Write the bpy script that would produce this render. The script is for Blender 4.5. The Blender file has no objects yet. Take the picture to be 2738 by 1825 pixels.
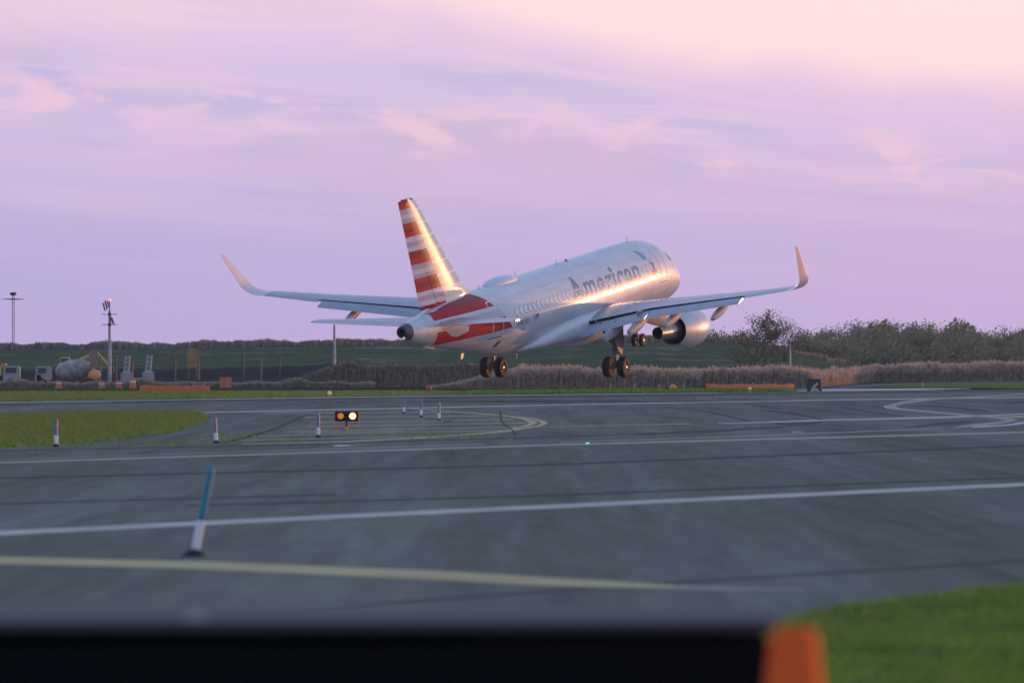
import bpy, bmesh, math, random
from mathutils import Vector, Matrix
random.seed(7)
S = bpy.context.scene
COL = S.collection
rad = math.radians
# ---------------------------------------------------------------- camera
FPX, CXP, CYP, HOR = 14500.0, 1369.0, 912.5, 993.0     # focal length and horizon in photo pixels
EYE = Vector((0, 0, 1.7))
TILT = math.atan((HOR - CYP) / FPX)
cd = bpy.data.cameras.new("camera"); cam = bpy.data.objects.new("camera", cd); COL.objects.link(cam)
cd.sensor_width = 36; cd.lens = FPX / 2738 * 36; cd.clip_start = 0.5; cd.clip_end = 40000
cam.location = EYE; cam.rotation_euler = (rad(90) + TILT, 0, 0)
cd.dof.use_dof = True; cd.dof.focus_distance = 306; cd.dof.aperture_fstop = 3.4
S.camera = cam
# ---------------------------------------------------------------- sky, sun, exposure
SUN_AZ, SUN_EL = rad(52), rad(1.9)                      # azimuth clockwise from +Y
w = bpy.data.worlds.new("World"); S.world = w; w.use_nodes = True
def build_world():
    nt = w.node_tree; N = nt.nodes; L = nt.links; N.clear()
    def n(t, **k):
        a = N.new(t)
        for p, v in k.items(): setattr(a, p, v)
        return a
    def m(op, a, b=None, c=None, clamp=False):
        x = n('ShaderNodeMath', operation=op); x.use_clamp = clamp
        for i, v in enumerate((a, b, c)):
            if v is None: continue
            if isinstance(v, (int, float)): x.inputs[i].default_value = v
            else: L.new(v, x.inputs[i])
        return x.outputs[0]
    def sm(v, lo, hi):
        x = n('ShaderNodeMapRange', interpolation_type='SMOOTHSTEP'); L.new(v, x.inputs[0])
        x.inputs[1].default_value = lo; x.inputs[2].default_value = hi
        return x.outputs[0]
    def mixc(f, a, b):
        x = n('ShaderNodeMix', data_type='RGBA')
        if isinstance(f, (int, float)): x.inputs[0].default_value = f
        else: L.new(f, x.inputs[0])
        for i, v in ((6, a), (7, b)):
            if isinstance(v, tuple): x.inputs[i].default_value = (*v, 1)
            else: L.new(v, x.inputs[i])
        return x.outputs[2]
    def addc(a, b):
        x = n('ShaderNodeMix', data_type='RGBA', blend_type='ADD'); x.inputs[0].default_value = 1
        L.new(a, x.inputs[6]); L.new(b, x.inputs[7]); return x.outputs[2]
    tc = n('ShaderNodeTexCoord'); sp = n('ShaderNodeSeparateXYZ'); L.new(tc.outputs['Generated'], sp.inputs[0])
    X, Y, Z = sp.outputs
    az = m('MULTIPLY', m('ARCTAN2', X, Y), 57.2958)
    el = m('MULTIPLY', m('ARCSINE', Z), 57.2958)
    el2 = m('ADD', el, m('MULTIPLY', az, .07))
    def noise(sx, sy, scale, det=4, rough=.55, off=0, dist=0.0):
        c = n('ShaderNodeCombineXYZ'); L.new(m('MULTIPLY', az, sx), c.inputs[0]); L.new(m('MULTIPLY', el2, sy), c.inputs[1]); c.inputs[2].default_value = off
        t = n('ShaderNodeTexNoise'); L.new(c.outputs[0], t.inputs['Vector']); t.inputs['Scale'].default_value = scale
        t.inputs['Detail'].default_value = det; t.inputs['Roughness'].default_value = rough; t.inputs['Distortion'].default_value = dist
        return t.outputs[0]
    nb = noise(.5, 1.6, .7, 5, .55, 3.1)
    nw = noise(.35, 1.0, 1.6, 5, .6, 8.3)
    # low sky: lavender
    base = mixc(sm(az, -5.5, 5.5), (.425, .39, .73), (.49, .41, .725))
    base = mixc(m('MULTIPLY', sm(m('ADD', el, m('MULTIPLY', nb, .8)), 1.3, 3.4), .8), base, (.46, .42, .76))
    streak = m('MULTIPLY', sm(noise(.10, 2.6, 1.3, 5, .55, 12.5), .45, .62), sm(el, .6, 2.0))
    base = mixc(m('MULTIPLY', streak, .45), base, (.62, .50, .76))
    big = noise(.14, 1.35, 1.0, 6, .5, 21.3, .2)
    base = mixc(m('MULTIPLY', m('MULTIPLY', sm(big, .50, .58), sm(el, 1.2, 2.2)), .8), base, (.53, .43, .69))
    rim = m('MULTIPLY', sm(m('ABSOLUTE', m('SUBTRACT', big, .49)), .045, .0), sm(el, 1.6, 2.6))
    base = mixc(m('MULTIPLY', rim, m('MULTIPLY', nw, .6)), base, (.82, .56, .73))
    base = mixc(m('MULTIPLY', sm(el, .9, 0.0), .3), base, (.53, .42, .68))
    # broad pink banks
    bank = m('MULTIPLY', sm(nb, .42, .62), sm(el, 1.0, 2.6))
    base = mixc(m('MULTIPLY', bank, .7), base, (.59, .475, .76))
    # lumpy sunlit cloud edges in two shallow bands
    cen = m('ADD', m('MULTIPLY', az, -.075), 2.52)
    dv = m('ABSOLUTE', m('SUBTRACT', el, m('ADD', cen, m('MULTIPLY', m('SUBTRACT', nw, .5), .5))))
    band = sm(dv, .50, .05)
    puff = m('MULTIPLY', m('MULTIPLY', band, sm(noise(.55, 1.5, 1.5, 7, .6, 1.7, .6), .46, .64)), .68)
    base = mixc(puff, base, (.82, .53, .70))
    dv2 = m('ABSOLUTE', m('SUBTRACT', el, m('ADD', m('ADD', cen, 1.0), m('MULTIPLY', m('SUBTRACT', nb, .5), .6))))
    puff2 = m('MULTIPLY', m('MULTIPLY', sm(dv2, .45, .05), sm(noise(.35, 1.4, 1.5, 7, .55, 5.7, .4), .46, .68)), .5)
    base = mixc(puff2, base, (.78, .57, .75))
    # bright cream opening above the cloud deck
    edge = m('MAXIMUM', m('ADD', m('MULTIPLY', az, -.24), 3.66), m('ADD', m('MULTIPLY', az, -.09), 3.46))
    edge = m('ADD', edge, m('MULTIPLY', m('SUBTRACT', noise(.9, 1.2, 1.3, 6, .55, 2.2, .3), .5), .40))
    base = mixc(m('MULTIPLY', sm(el, 3.0, 3.95), .6), base, (.80, .60, .77))
    base = mixc(m('MULTIPLY', sm(m('SUBTRACT', el, edge), -.75, .05), .8), base, (.72, .53, .76))
    cream = sm(m('SUBTRACT', el, edge), -.22, .26)
    base = mixc(cream, base, mixc(sm(el, 3.0, 4.6), (.90, .66, .75), (.91, .69, .76)))
    # the rest of the dome: blue overhead, pale toward the sun
    da = m('SUBTRACT', az, 53.5)
    hi = mixc(sm(m('ABSOLUTE', da), 20, 120), (.28, .47, .74), (.26, .40, .65))
    hi = mixc(sm(el, 25, 80), hi, (.18, .37, .62))
    cl = sm(noise(.05, .12, 1.0, 5, .6, 9.0), .45, .65)
    hi = mixc(m('MULTIPLY', cl, .25), hi, (.50, .50, .66))
    base = mixc(sm(el, 4.5, 9), base, (.46, .455, .72))
    base = mixc(sm(el, 16, 42), base, hi)
    back = sm(m('ABSOLUTE', m('SUBTRACT', az, 10)), 60, 130)
    base = mixc(m('MULTIPLY', back, .85), base, (.30, .41, .67))
    # the glow round the low sun, outside the frame
    g1 = m('EXPONENT', m('MULTIPLY', m('ADD', m('POWER', m('DIVIDE', da, 5.2), 2.0), m('POWER', m('DIVIDE', m('SUBTRACT', el, 1.2), 3.0), 2.0)), -1.0))
    g2 = m('EXPONENT', m('MULTIPLY', m('ADD', m('POWER', m('DIVIDE', da, 9.0), 2.0), m('POWER', m('DIVIDE', m('MAXIMUM', el, 0.0), 12.0), 2.0)), -1.0))
    gg = mixc(m('MULTIPLY', g1, 1.0), (0, 0, 0), (30.0, 14.5, 3.0))
    gh = mixc(m('MULTIPLY', g2, 1.0), (0, 0, 0), (1.0, .60, .40))
    base = addc(addc(base, gg), gh)
    sky = n('ShaderNodeTexSky', sky_type='NISHITA'); sky.sun_disc = False; sky.sun_elevation = SUN_EL; sky.sun_rotation = SUN_AZ
    bs = n('ShaderNodeBackground'); L.new(sky.outputs[0], bs.inputs[0]); bs.inputs[1].default_value = .05
    bc = n('ShaderNodeBackground'); L.new(base, bc.inputs[0]); bc.inputs[1].default_value = 1.01
    ad = n('ShaderNodeAddShader'); L.new(bs.outputs[0], ad.inputs[0]); L.new(bc.outputs[0], ad.inputs[1])
    out = n('ShaderNodeOutputWorld'); L.new(ad.outputs[0], out.inputs[0])
build_world()
w.cycles.sampling_method = 'MANUAL'; w.cycles.sample_map_resolution = 2048
sd = bpy.data.lights.new("sun", 'SUN'); sd.energy = 1.7; sd.angle = rad(0.6); sd.color = (1.0, .40, .17)
sun = bpy.data.objects.new("sun", sd); COL.objects.link(sun)
sdir = Vector((math.sin(SUN_AZ) * math.cos(SUN_EL), math.cos(SUN_AZ) * math.cos(SUN_EL), math.sin(SUN_EL)))
sun.rotation_euler = sdir.to_track_quat('Z', 'Y').to_euler()
sun.location = (60, 60, 40)
S.view_settings.view_transform = 'Standard'; S.view_settings.look = 'None'; S.view_settings.exposure = 0; S.view_settings.gamma = 1

# ---------------------------------------------------------------- helpers
def G(px, py, z=0.0):
    """photo pixel -> point on the level z"""
    dx = (px - CXP) / FPX; dz = (CYP - py) / FPX
    d = Vector((dx, math.cos(TILT) - dz * math.sin(TILT), math.sin(TILT) + dz * math.cos(TILT)))
    t = (z - EYE.z) / d.z
    return EYE + d * t
def AT(px, py, Y):
    """photo pixel -> point at distance Y"""
    dx = (px - CXP) / FPX; dz = (CYP - py) / FPX
    d = Vector((dx, math.cos(TILT) - dz * math.sin(TILT), math.sin(TILT) + dz * math.cos(TILT)))
    return EYE + d * (Y / d.y)
def mesh_obj(name, verts, faces, mats, parent=None, smooth=False, mi=None):
    me = bpy.data.meshes.new(name); me.from_pydata([tuple(v) for v in verts], [], faces)
    for mm in (mats if isinstance(mats, (list, tuple)) else [mats]): me.materials.append(mm)
    if mi: me.polygons.foreach_set('material_index', mi)
    if smooth: me.polygons.foreach_set('use_smooth', [True] * len(me.polygons))
    me.update()
    o = bpy.data.objects.new(name, me); COL.objects.link(o)
    if parent: o.parent = parent
    return o
def bm_obj(name, bm, mats, parent=None, smooth=False, recalc=True):
    if recalc: bmesh.ops.recalc_face_normals(bm, faces=bm.faces)
    me = bpy.data.meshes.new(name); bm.to_mesh(me); bm.free()
    for mm in (mats if isinstance(mats, (list, tuple)) else [mats]): me.materials.append(mm)
    if smooth: me.polygons.foreach_set('use_smooth', [True] * len(me.polygons))
    o = bpy.data.objects.new(name, me); COL.objects.link(o)
    if parent: o.parent = parent
    return o
def autosmooth(o, ang=35):
    me = o.data
    me.polygons.foreach_set('use_smooth', [True] * len(me.polygons))
    try: me.set_sharp_from_angle(angle=rad(ang))
    except Exception: pass
def tag(o, label=None, cat=None, group=None, kind=None):
    if label: o['label'] = label
    if cat: o['category'] = cat
    if group: o['group'] = group
    if kind: o['kind'] = kind
    return o
def empty(name, loc, rz=0):
    o = bpy.data.objects.new(name, None); COL.objects.link(o); o.location = loc; o.rotation_euler = (0, 0, rz); o.empty_display_size = .3
    return o
def box(bm, c, s, M=None, mi=0):
    r = bmesh.ops.create_cube(bm, size=1)
    T = Matrix.Translation(c) @ Matrix.Diagonal((*s, 1))
    if M is not None: T = Matrix.Translation(c) @ M.to_4x4() @ Matrix.Diagonal((*s, 1))
    bmesh.ops.transform(bm, matrix=T, verts=r['verts'])
    for v in r['verts']:
        for f in v.link_faces: f.material_index = mi
def tube(bm, a, b, r1, r2=None, seg=10, mi=0, caps=True):
    a = Vector(a); b = Vector(b); r2 = r1 if r2 is None else r2
    d = (b - a); L = d.length; q = d.to_track_quat('Z', 'Y').to_matrix().to_4x4()
    r = bmesh.ops.create_cone(bm, cap_ends=caps, segments=seg, radius1=r1, radius2=r2, depth=L)
    bmesh.ops.transform(bm, matrix=Matrix.Translation((a + b) / 2) @ q, verts=r['verts'])
    for v in r['verts']:
        for f in v.link_faces: f.material_index = mi
def lathe(bm, prof, axis_o, axis_d, seg=32, mi=0, sx=1.0):
    """prof = [(along, radius)...] revolved about the axis"""
    q = Vector(axis_d).to_track_quat('Z', 'Y').to_matrix()
    rings = []
    for (t, r) in prof:
        rings.append([bm.verts.new(Vector(axis_o) + q @ Vector((r * math.cos(2 * math.pi * k / seg) * sx, r * math.sin(2 * math.pi * k / seg), t))) for k in range(seg)])
    for i in range(len(rings) - 1):
        for k in range(seg):
            f = bm.faces.new((rings[i][k], rings[i][(k + 1) % seg], rings[i + 1][(k + 1) % seg], rings[i + 1][k])); f.material_index = mi; f.smooth = True
    return rings
def copy_tree(o, parent=None):
    c = o.copy(); COL.objects.link(c); c.parent = parent
    for ch in o.children: copy_tree(ch, c)
    return c

# ---------------------------------------------------------------- materials
MATS = {}
def mat(name, col, rough=.6, metal=0.0, spec=.5, coat=0.0, coatr=.05, emis=None, es=0, var=0.0, vscale=5.0, col2=None, bump=0.0, bscale=20.0):
    m = bpy.data.materials.new(name); m.use_nodes = True; nt = m.node_tree; N = nt.nodes; L = nt.links
    b = N['Principled BSDF']
    b.inputs['Base Color'].default_value = (*col, 1); b.inputs['Roughness'].default_value = rough; b.inputs['Metallic'].default_value = metal
    b.inputs['Specular IOR Level'].default_value = spec
    b.inputs['Coat Weight'].default_value = coat; b.inputs['Coat Roughness'].default_value = coatr
    if emis: b.inputs['Emission Color'].default_value = (*emis, 1); b.inputs['Emission Strength'].default_value = es
    if var or col2:
        tc = N.new('ShaderNodeTexCoord'); t = N.new('ShaderNodeTexNoise'); t.inputs['Scale'].default_value = vscale; t.inputs['Detail'].default_value = 5
        L.new(tc.outputs['Object'], t.inputs['Vector'])
        r = N.new('ShaderNodeValToRGB'); L.new(t.outputs[0], r.inputs[0])
        c1 = tuple(c * (1 - var) for c in col); c2 = col2 or tuple(min(1, c * (1 + var)) for c in col)
        r.color_ramp.elements[0].position = .35; r.color_ramp.elements[0].color = (*c1, 1)
        r.color_ramp.elements[1].position = .65; r.color_ramp.elements[1].color = (*c2, 1)
        L.new(r.outputs[0], b.inputs['Base Color'])
    if bump:
        tc = N.new('ShaderNodeTexCoord'); t = N.new('ShaderNodeTexNoise'); t.inputs['Scale'].default_value = bscale; t.inputs['Detail'].default_value = 4
        L.new(tc.outputs['Object'], t.inputs['Vector']); bp = N.new('ShaderNodeBump'); bp.inputs['Strength'].default_value = bump; bp.inputs['Distance'].default_value = .02
        L.new(t.outputs[0], bp.inputs['Height']); L.new(bp.outputs[0], b.inputs['Normal'])
    MATS[name] = m
    return m
silver = mat('silver_paint', (.68, .69, .73), .50, .15, .3, .55, .035, var=.04, vscale=.8)
wingm = mat('wing_grey', (.38, .375, .45), .40, .15, .5, .5, .12, var=.07, vscale=1.3)
flapm = mat('flap_grey', (.34, .37, .44), .45, 0, .5, .3, .2, var=.08, vscale=2.0)
cowlm = mat('cowl_paint', (.56, .57, .60), .42, .25, .5, .6, .10, var=.05, vscale=1.5)
white = mat('pink_lit_white', (.76, .62, .68), .4, 0, .5, .5, .06)  # pink tint holds the sunset light on the white sharklets
red = mat('stripe_red', (.50, .004, .012), .65, 0, .2, .4, .06)
dred = mat('stripe_dark_red', (.28, .006, .016), .65, 0, .2, .4, .06)
pgrey = mat('stripe_grey', (.42, .44, .50), .35, 0, .5, 1, .06)
lgrey = mat('stripe_light_grey', (.62, .63, .68), .35, 0, .5, 1, .06)
letter = mat('lettering_grey', (.13, .19, .24), .35, .2, .5, 1, .08)
eblue = mat('emblem_blue', (.01, .28, .52), .35, 0, .5, 1, .08)
ered = mat('emblem_red', (.45, .03, .03), .35, 0, .5, 1, .08)
dark = mat('dark_metal', (.03, .032, .036), .45, .5); conem_ = mat('tail_cone_metal', (.10, .105, .115), .4, .6)
gapm = mat('black_gap', (.008, .008, .01), .6)
tyrem = mat('tyre_rubber', (.014, .013, .013), .75, var=.3, vscale=8)
hubm = mat('wheel_hub', (.36, .30, .27), .42, .5)
strutm = mat('strut_metal', (.17, .19, .22), .4, .5, var=.2, vscale=10)
nozzlem = mat('nozzle_metal', (.30, .28, .27), .33, .9, var=.15, vscale=4)
pylonm = mat('pylon_sunlit_tan', (.38, .30, .26), .5, .1, var=.15, vscale=3)  # tan holds the low sun's orange on the pylon
outl = mat('outline_white', (.72, .72, .75), .4)
outd = mat('outline_dark', (.10, .16, .20), .4)
winp = mat('window_pane', (.88, .88, .87), .2, 0, .5, 1, .03)
rimm = mat('window_rim', (.22, .25, .30), .35, .3)
tealg = mat('antenna_white', (.72, .66, .66), .4)

# ================================================================ AIRLINER
PSI, TH, PHI = rad(26.756), rad(9.0), rad(-.1)
Fv = Vector((math.sin(PSI) * math.cos(TH), math.cos(PSI) * math.cos(TH), math.sin(TH)))
R0 = Vector((math.cos(PSI), -math.sin(PSI), 0)); U0 = R0.cross(Fv)
Rv = R0 * math.cos(PHI) - U0 * math.sin(PHI); Uv = U0 * math.cos(PHI) + R0 * math.sin(PHI)
XM = 16.11
plane = empty('airliner', (0, 0, 0))
plane.matrix_world = Matrix(((Rv.x, Fv.x, Uv.x, 2.1416), (Rv.y, Fv.y, Uv.y, 305.704), (Rv.z, Fv.z, Uv.z, 5.5255), (0, 0, 0, 1)))
tag(plane, 'silver twin-engine passenger jet with red striped tail lifting off the runway', 'airplane')
def P(x, y, z): return Vector((y, XM - x, z))            # x aft of nose, y starboard, z up -> local
TOP = [(0,-.85),(.12,-.55),(.5,-.12),(1,.24),(1.8,.72),(2.6,1.28),(3.3,1.70),(4.2,1.97),(5.2,2.08),(6,2.10),(24.5,2.10),(27,2.07),(29,1.98),(31,1.80),(32.6,1.58),(33.84,1.42)]
BOT = [(0,-.85),(.12,-1.15),(.5,-1.45),(1,-1.65),(1.8,-1.86),(2.8,-2.0),(4,-2.07),(21.0,-2.07),(22.7,-1.93),(24.5,-1.64),(27,-1.10),(29.2,-.56),(31.5,-.02),(32.8,.36),(33.84,.72)]
HW = [(0,0),(.12,.38),(.5,.8),(1,1.1),(1.8,1.42),(2.8,1.7),(4,1.88),(5.2,1.965),(6,1.975),(21.5,1.975),(23.5,1.92),(26,1.72),(28.5,1.33),(31,.86),(32.6,.57),(33.84,.34)]
def pchip(T, x):
    X = [a for a, b in T]; Y = [b for a, b in T]; n = len(X)
    if x <= X[0]: return Y[0]
    if x >= X[-1]: return Y[-1]
    h = [X[i+1]-X[i] for i in range(n-1)]; d = [(Y[i+1]-Y[i])/h[i] for i in range(n-1)]
    def mm(i):
        if i == 0: return d[0]
        if i == n-1: return d[-1]
        if d[i-1]*d[i] <= 0: return 0
        return 3*(h[i-1]+h[i])/((2*h[i]+h[i-1])/d[i-1]+(h[i]+2*h[i-1])/d[i])
    i = max(j for j in range(n-1) if X[j] <= x); s = (x-X[i])/h[i]
    return (2*s**3-3*s*s+1)*Y[i]+(s**3-2*s*s+s)*h[i]*mm(i)+(-2*s**3+3*s*s)*Y[i+1]+(s**3-s*s)*h[i]*mm(i+1)
def skin(x, z, side=1, off=0.0):
    t = pchip(TOP, x); b = pchip(BOT, x); wd = pchip(HW, x); c = (t+b)/2; h = (t-b)/2
    q = max(-.9999, min(.9999, (z-c)/h)); a = math.asin(q)
    y = wd*math.cos(a)
    nv = Vector((0, math.cos(a)/wd, math.sin(a)/h)).normalized()
    return P(x, side*(y + nv.y*off), c + h*math.sin(a) + nv.z*off)
# fuselage
bm = bmesh.new()
st = [0.004,.03,.08,.15,.25,.38,.55,.75,1,1.3,1.6,2,2.4,2.8,3.2,3.7,4.2,4.8,5.4,6] + [6+i*.75 for i in range(1,20)] + [20.25+.0+i*.5 for i in range(1,28)] + [33.84]
st = sorted(set(round(s, 3) for s in st if s <= 33.84)); SEG = 72
rings = []
for x in st:
    t = pchip(TOP, x); b = pchip(BOT, x); wd = max(.02, pchip(HW, x)); c = (t+b)/2; h = max(.02, (t-b)/2)
    rings.append([bm.verts.new(P(x, wd*math.cos(2*math.pi*k/SEG), c+h*math.sin(2*math.pi*k/SEG))) for k in range(SEG)])
for i in range(len(rings)-1):
    for k in range(SEG): bm.faces.new((rings[i][k], rings[i+1][k], rings[i+1][(k+1)%SEG], rings[i][(k+1)%SEG]))
bm.faces.new(rings[0])
def seam_paint():
    m = silver.copy(); m.name = 'fuselage_paint'; nt = m.node_tree; N = nt.nodes; L = nt.links; b = N['Principled BSDF']
    src = b.inputs['Base Color'].links[0].from_socket; tc = N.new('ShaderNodeTexCoord'); sp = N.new('ShaderNodeSeparateXYZ'); L.new(tc.outputs['Object'], sp.inputs[0])
    def M(op, a, b_=None, c=None):
        x = N.new('ShaderNodeMath'); x.operation = op
        for i, v in enumerate((a, b_, c)):
            if v is None: continue
            if isinstance(v, (int, float)): x.inputs[i].default_value = v
            else: L.new(v, x.inputs[i])
        return x.outputs[0]
    l1 = M('LESS_THAN', M('ABSOLUTE', M('SUBTRACT', M('MODULO', M('ADD', sp.outputs[1], 40.0), 3.2), 1.6)), .016)
    l2 = M('LESS_THAN', M('ABSOLUTE', M('ADD', sp.outputs[2], .62)), .013); l3 = M('LESS_THAN', M('ABSOLUTE', M('SUBTRACT', sp.outputs[2], 1.52)), .010)
    ln = M('MAXIMUM', l1, M('MAXIMUM', l2, l3))
    mp = N.new('ShaderNodeMapping'); mp.inputs['Scale'].default_value = (1.2, .25, 1.6); L.new(tc.outputs['Object'], mp.inputs[0]); t = N.new('ShaderNodeTexNoise'); t.inputs['Scale'].default_value = 1.5; t.inputs['Detail'].default_value = 6; L.new(mp.outputs[0], t.inputs[0])
    gr = N.new('ShaderNodeMapRange'); L.new(t.outputs[0], gr.inputs[0]); gr.inputs[1].default_value = .3; gr.inputs[2].default_value = .7; gr.inputs[3].default_value = .86; gr.inputs[4].default_value = 1.03
    f = M('MULTIPLY', gr.outputs[0], M('SUBTRACT', 1.0, M('MULTIPLY', ln, .30)))
    mx = N.new('ShaderNodeMix'); mx.data_type = 'RGBA'; mx.blend_type = 'MULTIPLY'; mx.inputs[0].default_value = 1; L.new(src, mx.inputs[6]); L.new(f, mx.inputs[7]); L.new(mx.outputs[2], b.inputs['Base Color'])
    cr = N.new('ShaderNodeMapRange'); L.new(t.outputs[0], cr.inputs[0]); cr.inputs[3].default_value = .05; cr.inputs[4].default_value = .15; L.new(cr.outputs[0], b.inputs['Coat Roughness'])
    return m
fus = bm_obj('fuselage', bm, seam_paint(), plane, smooth=True)
# tail cone exhaust
bm = bmesh.new()
ro = []
for x, s in ((33.42, 1.03), (33.62, 1.045), (33.90, 1.0), (34.02, .90), (34.03, .60), (33.8, .5), (33.4, .42)):
    xx = min(x, 33.84); t = pchip(TOP, xx); b = pchip(BOT, xx); wd = pchip(HW, xx); c = (t+b)/2; h = (t-b)/2
    ro.append([bm.verts.new(P(x, wd*s*math.cos(2*math.pi*k/40), c+h*s*math.sin(2*math.pi*k/40))) for k in range(40)])
for i in range(len(ro)-1):
    for k in range(40): bm.faces.new((ro[i][k], ro[i+1][k], ro[i+1][(k+1)%40], ro[i][(k+1)%40]))
bm.faces.new(ro[-1])
apu = bm_obj('exhaust_cone', bm, conem_, plane, smooth=True); autosmooth(apu, 50)
# belly fairing
bm = bmesh.new()
FT = [(8.8,-1.3),(9.6,-.75),(10.4,-.28),(12,-.25),(15,-.38),(18,-.55),(20.5,-.92),(22.4,-1.5)]
FB = [(8.8,-1.9),(9.6,-2.2),(10.4,-2.42),(12,-2.6),(14,-2.66),(16,-2.45),(18,-2.2),(20.5,-2.02),(22.4,-1.85)]
FW = [(8.8,1.3),(9.6,1.8),(10.4,2.08),(12,2.2),(16,2.25),(18,2.2),(20.5,1.95),(22.4,1.05)]
ro = []
for i in range(40):
    x = 8.8+13.6*i/39; t = pchip(FT, x); b = pchip(FB, x); wd = pchip(FW, x); c = (t+b)/2; h = (t-b)/2; r = []
    for k in range(48):
        a = 2*math.pi*k/48; ca, sa = math.cos(a), math.sin(a); e = 2/2.6
        r.append(bm.verts.new(P(x, wd*math.copysign(abs(ca)**e, ca), c+h*math.copysign(abs(sa)**e, sa))))
    ro.append(r)
for i in range(39):
    for k in range(48): bm.faces.new((ro[i][k], ro[i+1][k], ro[i+1][(k+1)%48], ro[i][(k+1)%48]))
bm.faces.new(ro[0]); bm.faces.new(ro[-1])
bm_obj('belly_fairing', bm, silver, plane, smooth=True)

def naca(t, c0, c1, n=10, camber=.015):
    """closed loop of (chordwise, normal) points of a foil cut between c0 and c1"""
    def th(x): return 5*t*(.2969*math.sqrt(max(x,0))-.126*x-.3516*x*x+.2843*x**3-.1036*x**4)
    def cm(x): return camber*4*x*(1-x)
    xs = [c0+(c1-c0)*(1-math.cos(math.pi*i/n))/2 for i in range(n+1)]
    up = [(x, cm(x)+th(x)+.0008) for x in xs]; lo = [(x, cm(x)-th(x)-.0008) for x in xs]
    return up[::-1] + lo[(1 if c0 == 0 else 0):]
def loft(name, secs, mats, parent, smooth=35, backmi=0):
    """secs: list of loops (lists of Vector)"""
    bm = bmesh.new(); R = [[bm.verts.new(v) for v in s] for s in secs]; n = len(R[0])
    for i in range(len(R)-1):
        for k in range(n):
            f = bm.faces.new((R[i][k], R[i+1][k], R[i+1][(k+1)%n], R[i][(k+1)%n]))
            if k == n-1: f.material_index = backmi
    bm.faces.new(R[0]); bm.faces.new(R[-1][::-1])
    o = bm_obj(name, bm, mats, parent); autosmooth(o, smooth); return o
def lerpT(T, y, j):
    for a, b in zip(T, T[1:]):
        if y <= b[0]: s = (y-a[0])/(b[0]-a[0]); return a[j]+(b[j]-a[j])*s
    return T[-1][j]
# wing table: y, xLE, xTE(clean), z at LE, incidence, t/c
WT = [(0,9.4,17.0,-1.35,4.6,.15),(1.9,10.7,17.0,-1.02,4.2,.145),(6.4,13.15,17.1,-.28,2.2,.12),(10,15.05,18.2,.22,1.4,.11),(13.2,16.75,19.15,.66,.9,.11),(16.5,18.45,20.0,1.18,.5,.10)]
def wsec(y, side, c0, c1, n=10, rot=0, pivot=.74, drop=0, aft=0, scale=1, t=None, cam_=.015):
    le, te, z, inc, tc = [lerpT(WT, y, j) for j in range(1, 6)]
    ch = te-le; a = rad(inc); out = []
    for cx_, cz in naca(t or tc, c0, c1, n, cam_):
        X = cx_*ch; Z = cz*ch
        if rot or drop or aft:
            px_ = pivot*ch; dx = X-px_; r = rad(rot)
            X, Z = px_+dx*math.cos(r)+Z*math.sin(r)+aft*ch, -dx*math.sin(r)+Z*math.cos(r)-drop*ch
        out.append(P(le+X*math.cos(a)+Z*math.sin(a), side*y, z-X*math.sin(a)+Z*math.cos(a)))
    return out
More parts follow.
